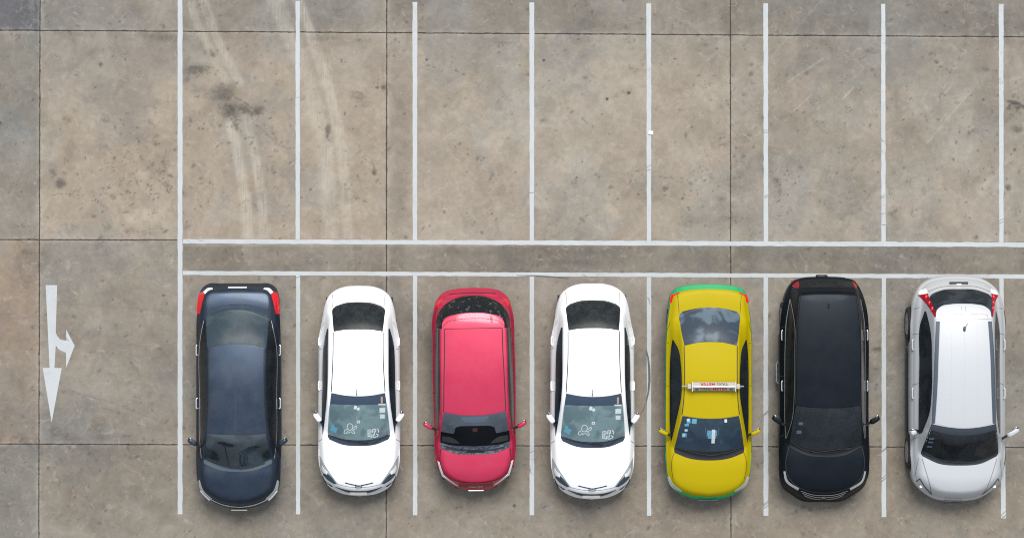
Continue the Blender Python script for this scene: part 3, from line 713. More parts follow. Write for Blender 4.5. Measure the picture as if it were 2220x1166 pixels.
# ------------------------------------------------------------ 1 dark blue saloon
def blue_car():
    pm = paint('blue_paint', (.028,.045,.074), .7, .36, .2, .04, .05, .4)
    gm = glass('blue_glass', (.024,.040,.054), (.038,.058,.072), 2.5, .12, spec=.35); gw = glass('blue_windshield', (.006,.012,.018), (.026,.044,.060), 1.6, .02, spec=1.0)
    gs = glass('blue_side_glass', (.006,.009,.012), (.012,.016,.02), 3)
    sp = dict(rear=[(0,617),(40,617.2),(66,618),(80,628)], side=[(85,640),(89,689),(91,756),(91.5,860),(91,990),(88.5,1040)], front=[(84,1062),(62,1084),(33,1098),(0,1103.5)],
      low=[(600,.72),(617,.84),(630,1.0),(672,1.07),(800,.99),(960,.97),(1018,.97),(1060,.88),(1088,.77),(1104,.60)], klow=.0030,
      green=[(672,1.06),(750,1.38),(840,1.46),(937,1.40),(1018,.95)], er=22, drop=.30,
      wr=[(610,60),(672,66),(750,63),(860,61),(937,66),(1000,72),(1110,72)], wb=[(610,76),(690,80),(760,82),(940,82),(1000,80),(1110,80)])
    B = Body(sp); e = car_empty('parked_car', 'dark navy blue saloon car, leftmost in the row, nearest the white arrow', 'car', B, 514, 0, group=GR, dx=4)
    seams = [([(0,649),(40,652),(63,660)],1.3,True),([(63,660),(66,672),(66,690)],1.3,True),([(68,634),(69,655),(66,676)],1.2,True),
             ([(0,1086),(35,1079),(58,1064),(69,1040),(72,1005)],1.6,True),([(84,757),(90,756)],1.2,True),([(82,870),(90,870)],1.2,True),([(81,985),(90,988)],1.2,True),([(80,700),(86,715),(86,980),(80,1000)],1.0,True)]
    skin(B, e, pm, seams=seams, axles=(700,1010), sill=M['black_trim'])
    wheels(B, e, (700,1010), 84)
    o = patch_c(B, 'roof', e, [(0,749),(35,751),(55,755)], [(55,755),(55,800),(54.5,860),(56,934)], [(56,934),(30,936),(0,937)], pm, .004, rim=M['gap'])
    mb = MB(); ribbon(mb,B,[(-2,845),(-2,934)],.8,plain('roof_seam',(.03,.045,.07),.5),.0055); mb.build('roof_seam', e)
    for sg in (-1,1): mb = MB(); ribbon(mb,B,[(sg*58.5,757),(sg*58,860),(sg*60,934)],1.6,M['gap'],.003); mb.build('roof_groove', e)
    patch_c(B, 'trunk_lid', e, [(0,629),(40,632),(64,643)], [(64,643),(66,655),(62,676)], [(62,674),(35,665),(0,662)], pm, .003, rim=M['gap'])
    patch_c(B, 'rear_window', e, [(0,669),(35,673),(58,680)], [(64,686),(66,700),(62,754)], [(62,754),(35,749),(0,747)], gm, .005, rim=M['gap'])
    w_ = patch_c(B, 'windshield', e, [(0,938.5),(30,938),(62,936)], [(62,936),(67,965),(71,992)], [(71,992),(40,1004),(0,1008)], gw, .005, rim=M['black_trim'])
    patch_c(B, 'cowl', e, [(0,1008.5),(40,1004.5),(71.5,993)], [(71.5,993),(73,997),(72.5,1001)], [(72,1002),(40,1015),(0,1019)], plain('cowl_blue',(.05,.075,.10),.4), .004, nv=8)
    wiper(B, e, [(10,1012),(-30,1004),(-66,990)]); wiper(B, e, [(58,1001),(20,1010),(-20,1008)])
    patch_c(B, 'hood', e, [(0,1021),(40,1017),(70,1005)], [(70,1005),(71,1035),(62,1062)], [(58,1067),(32,1083),(0,1089)], pm, .003, rim=M['gap'])
    for sg in (-1,1):
        ruled(B,'side_window',e,[(66.5,698),(65,760),(64,860),(70,940),(76,985)],[(70,694),(79,740),(80,860),(80,940),(77,988)],gs,.004,sg)
        mb = MB(); ribbon(mb,B,[(sg*72,697),(sg*81,745),(sg*82,860),(sg*82,945),(sg*78,990)],1.1,M['chrome'],.006); mb.build('window_trim', e)
        t = ruled(B,'taillight',e,[(70,637),(75,655),(81,682)],[(83,636),(87,655),(88,683)],M['lamp_red'],.006,sg)
        mb = MB(); band(mb,B,[(54,629.5),(62,632),(70,640)],[(56,627),(66,628),(75,636)],M['lamp_white'],.0075,sgn=sg); mb.build('reversing_lens', t)
        t = ruled(B,'headlight',e,[(83.5,1038),(76,1060),(58,1079)],[(86,1041),(82.5,1061),(63,1084)],M['lamp_clear'],.006,sg)
        mb = MB(); band(mb,B,[(81,1062),(72,1072),(62,1081)],[(83,1062.5),(74,1074),(64,1084)],M['lamp_white'],.010,sgn=sg); mb.build('reflector', t)
        for y_ in (760,874): handle(B,e,92,y_,26,.80,M['chrome'],sg,.02)
        mirror(B,e,(85,963),(105,950),1.0,pm,sg)
    mb = MB(); ribbon(mb,B,[(-68,1076),(-45,1089),(-20,1096),(0,1098),(20,1096),(45,1089),(68,1076)],4.2,plain('bright_trim',(.62,.67,.70),.3,0,.3,scale=12),.008); mb.build('front_trim', e)
    plate(B,e,-1,626,40,.93,M['plate_white'],62,True,hh=.06); plate(B,e,0,1105,34,.5,M['plate'],80)
    return e
# ------------------------------------------------------------ 2, 4 white hatchbacks
def white_car():
    pm = paint('white_paint', (.80,.82,.84), 0, .35, 1.0, .015, .02)
    gr = glass('white_rear_glass', (.006,.009,.011), (.014,.019,.022), 5, .08, spec=.3); gs = glass('white_side_glass', (.006,.010,.016), (.012,.03,.05), 2, .05)
    gw = glass('white_windshield', (.095,.155,.175), (.155,.235,.255), 3.5, .06); gt = plain('sun_strip', (.03,.05,.085), .1, 0, .2, scale=8); gd = plain('dash_edge', (.018,.032,.055), .15, 0, .4, scale=15)  # pale windshield base carries sky reflection as well as the interior
    sp = dict(rear=[(0,622),(30,624),(50,631)], side=[(66,645),(73,662),(80,700),(86,740),(87.5,815),(87.5,969),(85,1011)], front=[(77,1039),(62,1057),(38,1069.5),(0,1075)],
      low=[(605,.75),(622,.86),(634,1.0),(657,1.07),(800,.98),(963,.97),(1000,.93),(1040,.83),(1062,.72),(1076,.58)], klow=.0036,
      green=[(655,1.06),(716,1.40),(790,1.48),(855,1.42),(964,.95)], er=17, drop=.26,
      wr=[(620,52),(671,58),(720,62),(790,63),(847,65),(904,69),(945,73),(1100,72)], wb=[(620,62),(690,70),(724,74),(782,78),(850,80),(940,80),(1100,78)])
    B = Body(sp); e = car_empty('parked_car', 'white hatchback parked between the navy blue saloon and the red hatchback', 'car', B, 776, 0, group=GR, dx=3)
    seams = [([(57,636),(55,655),(56,668)],.9,True),([(80,757),(86,758)],1,True),([(80,845),(87,846)],1,True),([(79,950),(87,955)],1,True),
             ([(84.5,986),(76,1002),(60,1027),(46,1047)],1.2,True),([(46,1047),(24,1052),(0,1054)],.9,True)]
    skin(B, e, pm, seams=seams, gapmat=M['gap_white'], axles=(724,985), inset=(5,4,5), sill=M['black_trim'])
    wheels(B, e, (724,985), 79)
    patch_c(B, 'roof', e, [(0,716),(30,717),(50,720)], [(50,720),(51,780),(54.5,846)], [(54.5,846),(30,852),(0,854.5)], pm, .004)
    for sg in (-1,1): mb = MB(); ribbon(mb,B,[(sg*a,b_) for a,b_ in [(53,721),(53.5,780),(57,847)]],1.8,M['gap'],.003); mb.build('roof_groove', e)
    patch_c(B, 'rear_window', e, [(0,656.5),(30,659),(48,665)], [(55,671),(55,690),(52,719)], [(52,719),(30,715.5),(0,714.5)], gr, .005, rim=M['black_trim'])
    w_ = patch_c(B, 'windshield', e, [(0,856),(30,854),(57,849)], [(57,849),(61,880),(65.5,925)], [(66.5,938),(35,948),(0,951)], gw, .005, rim=M['black_trim'])
    patch_c(B, 'sun_strip', w_, [(0,856.5),(30,854.5),(57,849.5)], [(57,849.5),(58.5,860),(60,873)], [(60,873),(30,874),(0,875)], gt, .0065, nv=10, thick=.002)
    patch_c(B, 'cowl', e, [(0,951.5),(35,948.5),(66.5,938.5)], [(66.5,938.5),(66.5,943),(64,948)], [(63,950),(35,961),(0,964)], gd, .005, nv=10)
    for sg in (-1,1): mb = MB(); ribbon(mb,B,[(sg*61,873),(sg*64,905),(sg*65.5,922)],.7,M['sticker_white'],.007); mb.build('glass_edge', w_)
    wiper(B, e, [(20,956),(-20,952),(-60,943)]); wiper(B, e, [(62,940),(48,948),(33,957),(0,958)])
    # stickers: small squares, a drawn outline figure, lettering block, blue shape
    sticker(B,w_,45,881,57,891,M['sticker_white']); sticker(B,w_,46,895,56,904,M['sticker_white'])
    sticker(B,w_,43,872,58,875,M['sticker_white']); sticker(B,w_,48,857,52,871,M['skin_tan'],.0078); sticker(B,w_,-9,876,-3,884,M['sticker_white'],rot=20); sticker(B,w_,-3,880,3,886,M['sticker_white'],rot=-15)
    mb = MB()
    for pts in ([(-24,922),(-22,916),(-17,915),(-13,918),(-13,925),(-17,929),(-23,927),(-24,922)],[(-25,927),(-30,931),(-31,935),(-27,936),(-22,931)],[(-14,928),(-10,932),(-8,936),(-12,936),(-16,932)],
                [(-12,924),(-8,922),(-5,919),(-4,923),(-8,927),(-12,928)],[(-26,934),(-20,935),(-18,932)]):
        ribbon(mb,B,pts,1.5,M['sticker_white'],.007,n=24)
    mb.build('sticker', w_)
    mb = MB()
    for pts in ([(20,928),(20,944)],[(20,929),(26,928)],[(20,936),(26,935)],[(26,928),(27,934)],[(30,927),(30,935)],[(30,927),(36,927),(36,934)],[(39,926),(43,930),(42,935)],[(21,942),(28,945),(28,938)],[(31,938),(31,945),(37,944)],
                [(37,937),(42,940),(38,944)],[(24,931),(24,941)],[(33,930),(34,941)]):
        ribbon(mb,B,pts,2.0,M['sticker_white'],.007,n=10,curved=False)
    mb.build('sticker', w_)
    sticker(B,w_,-60,922,-46,933,M['sticker_blue'],rot=25); sticker(B,w_,-57,917,-51,930,M['sticker_blue'],.0078,rot=-15)
    sticker(B,w_,-3.5,908,3.5,914,M['sticker_white']); sticker(B,w_,-1.5,909.5,1.5,912.5,M['skin_tan'],.0085); 
    mb = MB(); ribbon(mb,B,[(48,933),(52,931),(58,933),(55,936),(49,935)],.9,M['skin_tan'],.007,n=20); mb.build('sticker', w_)
    for sg in (-1,1):
        ruled(B,'side_window',e,[(64,714),(64.5,750),(66,847),(70,890),(76,935)],[(66.5,713),(73.5,740),(78,850),(79,900),(77.5,940)],gs,.004,sg)
        t = ruled(B,'headlight',e,[(84,988),(76,1004),(61,1027),(47,1046)],[(84.5,992),(83,1012),(77,1028),(53,1046)],M['lamp_clear'],.005,sg)
        mb = MB(); band(mb,B,[(70,1020),(60,1030),(48,1046)],[(78,1026),(68,1037),(54,1046)],M['lamp_dark'],.0065,sgn=sg); mb.build('lamp_bezel', t)
        mb = MB(); band(mb,B,[(79,1006),(74,1014),(67,1020)],[(80,1014),(76,1022),(68,1026)],M['lamp_white'],.0075,sgn=sg); mb.build('reflector', t)
        ruled(B,'bumper_vent',e,[(78.5,1029),(73,1040),(57,1052)],[(79.5,1031),(74,1044),(60,1054)],gd,.005,sg)
        ruled(B,'taillight',e,[(72,700),(79,715),(84,735)],[(74,698),(82,714),(86,732)],plain('tail_pale',(.55,.58,.62),.2),.003,sg)
        for y_ in (836,): handle(B,e,88.5,y_,22,.82,pm,sg,.02)
        handle(B,e,88,742,20,.84,pm,sg,.02)
        mirror(B,e,(80,914),(94,894),1.0,pm,sg,.08,.062)
    mb = MB(); ribbon(mb,B,[(-30,1043.5),(-14,1047.5),(0,1049.5),(14,1047.5),(30,1043.5)],2.2,gd,.005); mb.build('grille', e)
    mb = MB(); P0 = B.pt(-1,1051,.01); mb.sup(P0,(.075,.03,.02),M['lamp_dark'],None,.7); mb.tube([B.pt(-7,1050,.03),B.pt(-1,1053,.03),B.pt(5,1050,.03)],.007,M['chrome']); mb.build('emblem', e)
    mb = MB(); band(mb,B,[(-51,1053),(-25,1060),(0,1062),(25,1060),(49,1053)],[(-51,1054),(-25,1065),(0,1068.5),(25,1065),(49,1054)],gd,.005); mb.build('front_intake', e)
    plate(B,e,-2,1068,37,.655,M['plate'],25,hh=.055)
    mb = MB(); b0 = B.pt(-3,852,0); mb.sup(b0,(.016,.03,.014),M['gap_white'],None,.8); mb.tube([b0,(b0[0],b0[1]+.11,b0[2]+.09)],.006,M['gap_white'],6); mb.build('antenna', e)
    c = copy_tree(e); c['label'] = 'white hatchback parked between the red hatchback and the yellow taxi'
    k = 1.027; c.scale = (k,k,k)
    c.location = (X(1286-(1286-NX)*.9/H-1), Y(849.5-(849.5-NY)*.85/H), 0)
    return e
# ------------------------------------------------------------ 3 red hatchback
def red_car():
    pm = paint('red_paint', (.47,.011,.062), .3, .36, .9, .02, .05)
    gk = glass('red_rear_glass', (.004,.006,.008), (.075,.08,.082), 11, .08, .57, .70); gs = glass('red_side_glass', (.006,.009,.012), (.014,.018,.022), 3)  # pale specks in the rear glass colour are painted reflections
    gw = glass('red_windshield', (.045,.060,.080), (.06,.078,.10), 3, .05); gb = plain('painted_reflection', (.004,.005,.007), .3, 0, .3, .15, scale=6); gc = glass('red_cowl', (.02,.03,.045), (.08,.11,.15), 14, .3, .4,.6)
    sp = dict(rear=[(0,626),(38,628.5),(60,634)], side=[(77,650),(85,677),(88.5,740),(89.5,850),(88,922),(87,973),(82.5,1004)], front=[(71,1031),(54,1047),(34,1058),(0,1062.5)],
      low=[(610,.62),(626,.76),(630,.81),(641,.83),(649,1.0),(800,1.0),(980,.98),(1010,.96),(1040,.88),(1052,.74),(1063,.58)], klow=.0038,
      green=[(643,.99),(681,1.40),(712,1.46),(800,1.51),(893,1.43),(982,.96)], er=17, drop=.24, kr=(.0025,.0050),
      wr=[(640,60),(690,66),(714,71),(780,72),(860,72),(925,74),(970,78),(1100,76)], wb=[(640,74),(690,79),(740,82),(860,84),(930,83),(1100,80)])
    B = Body(sp); e = car_empty('parked_car', 'red hatchback with dark wraparound rear window between the two white hatchbacks', 'car', B, 1028, 1.0, group=GR)
    seams = [([(82,748),(88,748)],1,True),([(84,850),(89,850)],1,True),([(82,935),(87,938)],1,True),([(72,968),(77,975)],1,True),([(74,972),(76,995),(70,1017),(54,1033),(30,1041),(0,1043.5)],1.3,True)]
    skin(B, e, pm, seams=seams, gapmat=M['gap_red'], axles=(706,985), sill=M['black_trim'])
    wheels(B, e, (706,985), 82)
    patch_c(B, 'roof', e, [(0,713),(35,713),(59,713)], [(59,713),(60,760),(62,820),(64,888)], [(64,888),(35,894),(0,896)], pm, .004)
    for sg in (-1,1): mb = MB(); ribbon(mb,B,[(sg*61.5,713),(sg*62,760),(sg*64,820),(sg*66,888)],2.0,M['gap'],.003); mb.build('roof_groove', e)
    mb = MB(); ribbon(mb,B,[(-61,712.3),(61,712.3)],1.3,M['gap_red'],.005); mb.build('roof_seam', e)
    s_ = patch_c(B, 'rear_spoiler', e, [(0,680),(35,682),(55,689)], [(62,696),(66,704),(62,711.5)], [(62,711.5),(30,711.7),(0,711.7)], pm, .006, rim=M['gap_red'])
    mb = MB(); ribbon(mb,B,[(64,707),(54,698),(30,692.5),(0,691)],1.0,M['gap_red'],.008,both=True); ribbon(mb,B,[(38,686),(40,702)],5,plain('spoiler_mark',(.42,.012,.03),.4),.0075,both=True); mb.build('spoiler_gap', s_)
    # wraparound rear glass
    mb = MB(); band(mb,B,[(-66,712),(-66,700),(-58,689),(-36,682),(0,679.5),(36,682),(58,689),(66,700),(66,712)],[(-79,712),(-77,690),(-62,664),(-37,649.5),(0,643.5),(37,649.5),(62,664),(77,690),(79,712)],gk,.005,n=90,m=12); mb.build('rear_window', e)
    w_ = patch_c(B, 'windshield', e, [(0,897),(35,895),(66,889)], [(66,889),(71,925),(74.5,950)], [(74,957),(40,964),(0,966)], gw, .005, rim=M['black_trim'])
    # dark reflection painted as a patch on the glass, then the dashboard
    mb = MB(); band(mb,B,[(-73,931),(-45,936),(-41,922),(-30,919),(0,919),(30,919),(41,922),(45,936),(73,931)],[(-74,955),(-55,960),(-40,962),(-20,963),(0,964),(20,963),(40,962),(55,960),(74,955)],gb,.0068,n=80,m=10,thick=.001,curved=False); mb.build('dark_reflection', w_)
    for sg in (-1,1): mb = MB(); band(mb,B,[(70,941),(50,944),(40,950)],[(71,952),(52,956),(32,958)],plain('dash_grey',(.03,.034,.036),.3,0,.5,scale=30),.0078,sgn=sg,thick=.001); mb.build('dashboard', w_)
    sticker(B,w_,-5,924,5,932,plain('sticker_maroon',(.06,.012,.012),.4),.009); 
    mb = MB(); band(mb,B,[(-30,899.5),(0,900),(30,898.5)],[(-22,911),(0,912),(22,910)],plain('rain_sensor_panel',(.075,.095,.14),.15,0,.25,scale=30),.0072,thick=.001); mb.build('sun_visor_mark', w_)
    patch_c(B, 'cowl', e, [(0,966.5),(40,964.5),(74,957.5)], [(74,957.5),(74,963),(72,968)], [(71,969),(45,979),(0,982)], gc, .005, nv=10)
    mb = MB(); ribbon(mb,B,[(-18,975),(18,975)],6,M['black_trim'],.008); ribbon(mb,B,[(62,968),(35,973)],4,M['black_trim'],.008,both=True); mb.build('cowl_vent', e)
    wiper(B, e, [(0,972),(-35,970),(-68,962)]); wiper(B, e, [(64,966),(35,972),(8,973)])
    patch_c(B, 'hood', e, [(0,984),(45,981),(71,971)], [(71,971),(74,990),(66,1015)], [(60,1024),(34,1037),(0,1041)], pm, .003, rim=M['gap_red'])
    for sg in (-1,1):
        ruled(B,'side_window',e,[(71.5,713),(72.5,760),(73,850),(75,890),(79,925)],[(80,713),(82,760),(83.5,850),(83.5,890),(81,928)],gs,.004,sg)
        mb = MB(); ribbon(mb,B,[(sg*82,713),(sg*84,760),(sg*85,850),(sg*85,905)],1.0,pm,.006); mb.build('window_trim', e)
        ruled(B,'taillight',e,[(64,651),(70,658),(74,668)],[(64,647),(76,656),(81,668)],M['lamp_red'],.006,sg)
        mb = MB(); band(mb,B,[(77,998),(72,1016),(69,1026)],[(81,996),(76,1015),(72,1028)],M['lamp_white'],.007,sgn=sg); band(mb,B,[(69,1026),(55,1038),(38,1051)],[(72,1028.5),(58,1042),(40,1055)],M['lamp_white'],.0075,sgn=sg); mb.build('headlight', e)
        mirror(B,e,(88,926),(109,914),1.02,pm,sg,.07,.05)
    mb = MB(); band(mb,B,[(-36,1043),(-15,1045),(0,1045.5),(15,1045),(36,1043)],[(-36,1052),(-15,1055),(0,1055.5),(15,1055),(36,1052)],plain('grille_red',(.20,.008,.015),.4,0,.6,scale=50),.005); mb.build('grille', e)
    mb = MB(); mb.tube([(-.16,-(1062-B.ym)/100,.56),(.16,-(1062-B.ym)/100,.56)],.018,M['chrome']); mb.build('front_trim', e)
    for sg in (-1,1):
        ruled(B,'fog_vent',e,[(36,1055),(44,1052)],[(37,1058),(46,1054.5)],M['black_trim'],.006,sg)
    mb = MB(); ribbon(mb,B,[(-50,640),(-25,638),(0,637),(25,638),(50,640)],1.6,M['gap_red'],.004); mb.build('bumper_seam', e)
    return e
# ------------------------------------------------------------ 5 yellow and green taxi
def taxi():
    pm = paint('taxi_yellow', (.385,.305,.0001), 0, .5, .05, .0, .05, .15); gp = paint('taxi_green', (.006,.30,.10), 0, .42, .3, .02, .08, .3)
    gr = glass('taxi_rear_glass', (.03,.045,.065), (.085,.125,.16), 2.6, .12, .45, .60, spec=.3); gs = glass('taxi_side_glass', (.007,.011,.015), (.014,.018,.022), 4)  # cloudy pale blotches paint reflections into the rear glass colour
    gw = glass('taxi_windshield', (.010,.024,.042), (.016,.038,.062), 3, .05)
    sp = dict(rear=[(0,618),(52,622),(70,628)], side=[(82,642),(86,670),(90.5,705),(92.5,756),(93,823),(93,960),(91,1010)], front=[(86.5,1041),(74,1060),(48,1075),(0,1083.5)],
      low=[(600,.72),(618,.84),(630,1.0),(668,1.04),(800,.96),(993,.93),(1040,.85),(1070,.73),(1084,.58)], klow=.0030,
      green=[(667,1.03),(741,1.37),(820,1.44),(903,1.38),(995,.90)], er=16, drop=.24, dT=7.0, kr=(.0025,.0035), kf=(.0016,.0034),
      wr=[(620,66),(680,66),(745,60),(830,59),(898,63),(960,76),(1100,76)], wb=[(620,78),(700,82),(740,83),(850,85),(950,85),(1100,83)])
    B = Body(sp); e = car_empty('taxi', 'yellow and green taxi with a sign bar across its roof', 'taxi', B, 1537, 0, group=GR, dx=-2)
    seams = [([(69,634),(67,655),(65,680)],1.2,True),([(86,745),(91,745)],1,True),([(84,700),(90,720)],1,True),([(86,836),(92,836)],1,True),([(84,950),(91,956)],1,True),
             ([(74,978),(78,988),(80,1010),(76,1036)],1.2,True)]
    skin(B, e, pm, lower_mat=gp, seams=seams, gapmat=plain('gap_yellow',(.10,.075,.01),.7), axles=(704,995), inset=(11,1.8,7), sill=M['black_trim'])
    wheels(B, e, (704,995), 86)
    patch_c(B, 'roof', e, [(0,743),(35,745),(54,750)], [(54,750),(53.5,820),(55.5,870),(59,897)], [(59,897),(30,901.5),(0,903)], pm, .004)
    for sg in (-1,1): mb = MB(); ribbon(mb,B,[(sg*a,b_) for a,b_ in [(56.5,750),(56,820),(58,870),(61,896)]],2.0,plain('gap_brown',(.05,.03,.015),.7),.003); mb.build('roof_groove', e)
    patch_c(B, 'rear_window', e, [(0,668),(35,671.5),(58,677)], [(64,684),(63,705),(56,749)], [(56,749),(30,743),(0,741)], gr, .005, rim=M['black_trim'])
    w_ = patch_c(B, 'windshield', e, [(0,904),(30,902.5),(60,898)], [(60,898),(67,930),(73,962)], [(74,966),(45,972),(0,975)], gw, .005, rim=M['black_trim'])
    patch_c(B, 'cowl', e, [(0,975.5),(45,972.5),(74,966.5)], [(74,966.5),(75,971),(74,977)], [(73,979),(45,990),(0,995)], plain('cowl_black',(.010,.012,.015),.35,0,.5), .005, nv=10)
    wiper(B, e, [(25,985),(-20,980),(-66,968)]); wiper(B, e, [(66,970),(30,979),(-5,984)])
    for q in ((-51,903.5,-43,913.5),(-40,904.5,-30,914.5),(-55,914.5,-46,920),(-55,926,-48,931.5),(-60,935,-50,944)):
        sticker(B,w_,*q,M['sticker_blue'],rot=random.uniform(-6,6)); 
    sticker(B,w_,-54,927,-49,931,M['sticker_white'],.0085); sticker(B,w_,-50,904.5,-45,909,M['sticker_white'],.0085); sticker(B,w_,-58,937,-54,942,M['sticker_white'],.0085); sticker(B,w_,29,905,34.5,912,M['sticker_white'])
    sticker(B,w_,-7,929,14,941,M['sticker_blue']); sticker(B,w_,-5,941,12,947,M['sticker_blue']); sticker(B,w_,3,927,10,957,M['sticker_white'],.0085)
    mb = MB(); ribbon(mb,B,[(-54,947),(-38,947.5),(-39,952),(-54,951)],.8,M['sticker_grey'],.007,curved=False); mb.build('sticker', w_); mb = MB(); ribbon(mb,B,[(21,954),(24,951),(25,956),(21,956)],.9,M['sticker_grey'],.007); mb.build('sticker', w_); mb = MB(); ribbon(mb,B,[(-11,922),(-10,932),(-6,944),(14,944),(17,936),(17,924)],1.2,M['sticker_grey'],.0065); mb.build('sticker', w_)
    for sg in (-1,1):
        ruled(B,'side_window',e,[(77,738),(68,756),(63,790),(63,862),(67,885),(80,950)],[(79,737),(82,760),(84,800),(84,870),(84,910),(82,957)],gs,.004,sg)
        ruled(B,'taillight',e,[(63,638),(75,644),(80,658)],[(66,634),(79,640),(84.5,660)],M['lamp_red'],.006,sg)
        ruled(B,'headlight',e,[(84,1030),(76,1046),(56,1062)],[(87.5,1032),(82,1049),(60,1066)],M['lamp_clear'],.006,sg)
        for y_ in (750,852): handle(B,e,92,y_,22,.80,pm,sg,.022)
        mirror(B,e,(86,940),(108,930),1.0,pm,sg,.07,.05)
    plate(B,e,0,1084,40,.56,plain('plate_dark',(.05,.07,.10),.3),60,hh=.07); plate(B,e,-2,627,16,.93,M['plate'],20,True,hh=.04)
    # roof sign: a lit-box bar with TAXI-METER on both slopes
    z0 = B.smp(B.Z,np.array(0.),np.array(835.))+0.0
    yc = -(835-B.ym)/100; z = float(z0)+.02
    cream = plain('sign_plastic',(.40,.375,.33),.4,0,.15,scale=30); metal = M['alloy']
    mb = MB(); x0,x1 = -.42,.52
    prof = [(.095,0),(.085,.055),(.018,.125),(-.018,.125),(-.085,.055),(-.095,0)]
    ring = lambda x: [(x,yc+a,z+.03+b_) for a,b_ in prof]
    V = ring(x0)+ring(x1); n=6
    mb.poly(V, [(i,i+1,i+7,i+6) for i in range(5)]+[(5,0,6,11),tuple(range(6))[::-1],tuple(range(6,12))], cream)
    for xx,sg in ((x0-.045,-1),(x1+.045,1)): mb.sup((xx,yc,z+.06),(.045,.055,.05),cream,None,.35)
    sign = mb.build('roof_sign', e, False)
    mb = MB(); mb.sup(((x0+x1)/2,yc,z+.158),((x1-x0)/2-.02,.018,.010),M['plate_white'],None,.3)
    for xx in (x0,x1): mb.box((xx+(.012 if xx<0 else -.012),yc,z+.09),(.014,.205,.14),M['plate_white'])
    mb.build('sign_frame', sign)
    mb = MB(); mb.tube([(x0-.20,yc,z+.015),(x0-.08,yc,z+.05)],.018,metal); mb.build('sign_bracket', sign)
    mb = MB(); mb.tube([(x1+.08,yc,z+.05),(x1+.17,yc,z+.015)],.018,metal); mb.build('sign_bracket', sign)
    def text(body, size, mat, cx_, face):
        cu = bpy.data.curves.new('t','FONT'); cu.body = body; cu.size = size; cu.align_x = 'CENTER'; cu.align_y = 'CENTER'; cu.extrude = .0015; cu.offset = .0018
        to = bpy.data.objects.new('t', cu); COL.objects.link(to); dg = bpy.context.evaluated_depsgraph_get(); me = bpy.data.meshes.new_from_object(to.evaluated_get(dg))
        bpy.data.objects.remove(to); me.name = 'lettering'; me.materials.clear(); me.materials.append(mat)
        sl_ = math.atan2(.07,.067)
        if face < 0: M_ = Matrix.Translation((cx_, yc-.0535, z+.03+.092)) @ Matrix.Rotation(sl_,4,'X')
        else: M_ = Matrix.Translation((cx_, yc+.0535, z+.03+.092)) @ Matrix.Rotation(math.pi,4,'Z') @ Matrix.Rotation(sl_,4,'X')
        me.transform(M_); o = bpy.data.objects.new('lettering', me); COL.objects.link(o); o.parent = sign
    red = plain('sign_red',(.42,.02,.06),.5); grey = plain('sign_grey',(.10,.10,.10),.5)
    for face in (-1,1):
        text('TAXI-', .105, grey, .05-.17*(-face)*1, face); text('METER', .105, red, .05+.13*(-face), face)
    for xx in (-.31,.42): mb = MB(); mb.sup((xx,yc-.056,z+.118),(.045,.03,.006),plain('sign_blue',(.05,.12,.25),.4),Matrix.Rotation(math.atan2(.07,.067),3,'X'),.9); mb.build('sign_emblem', sign)
    return e
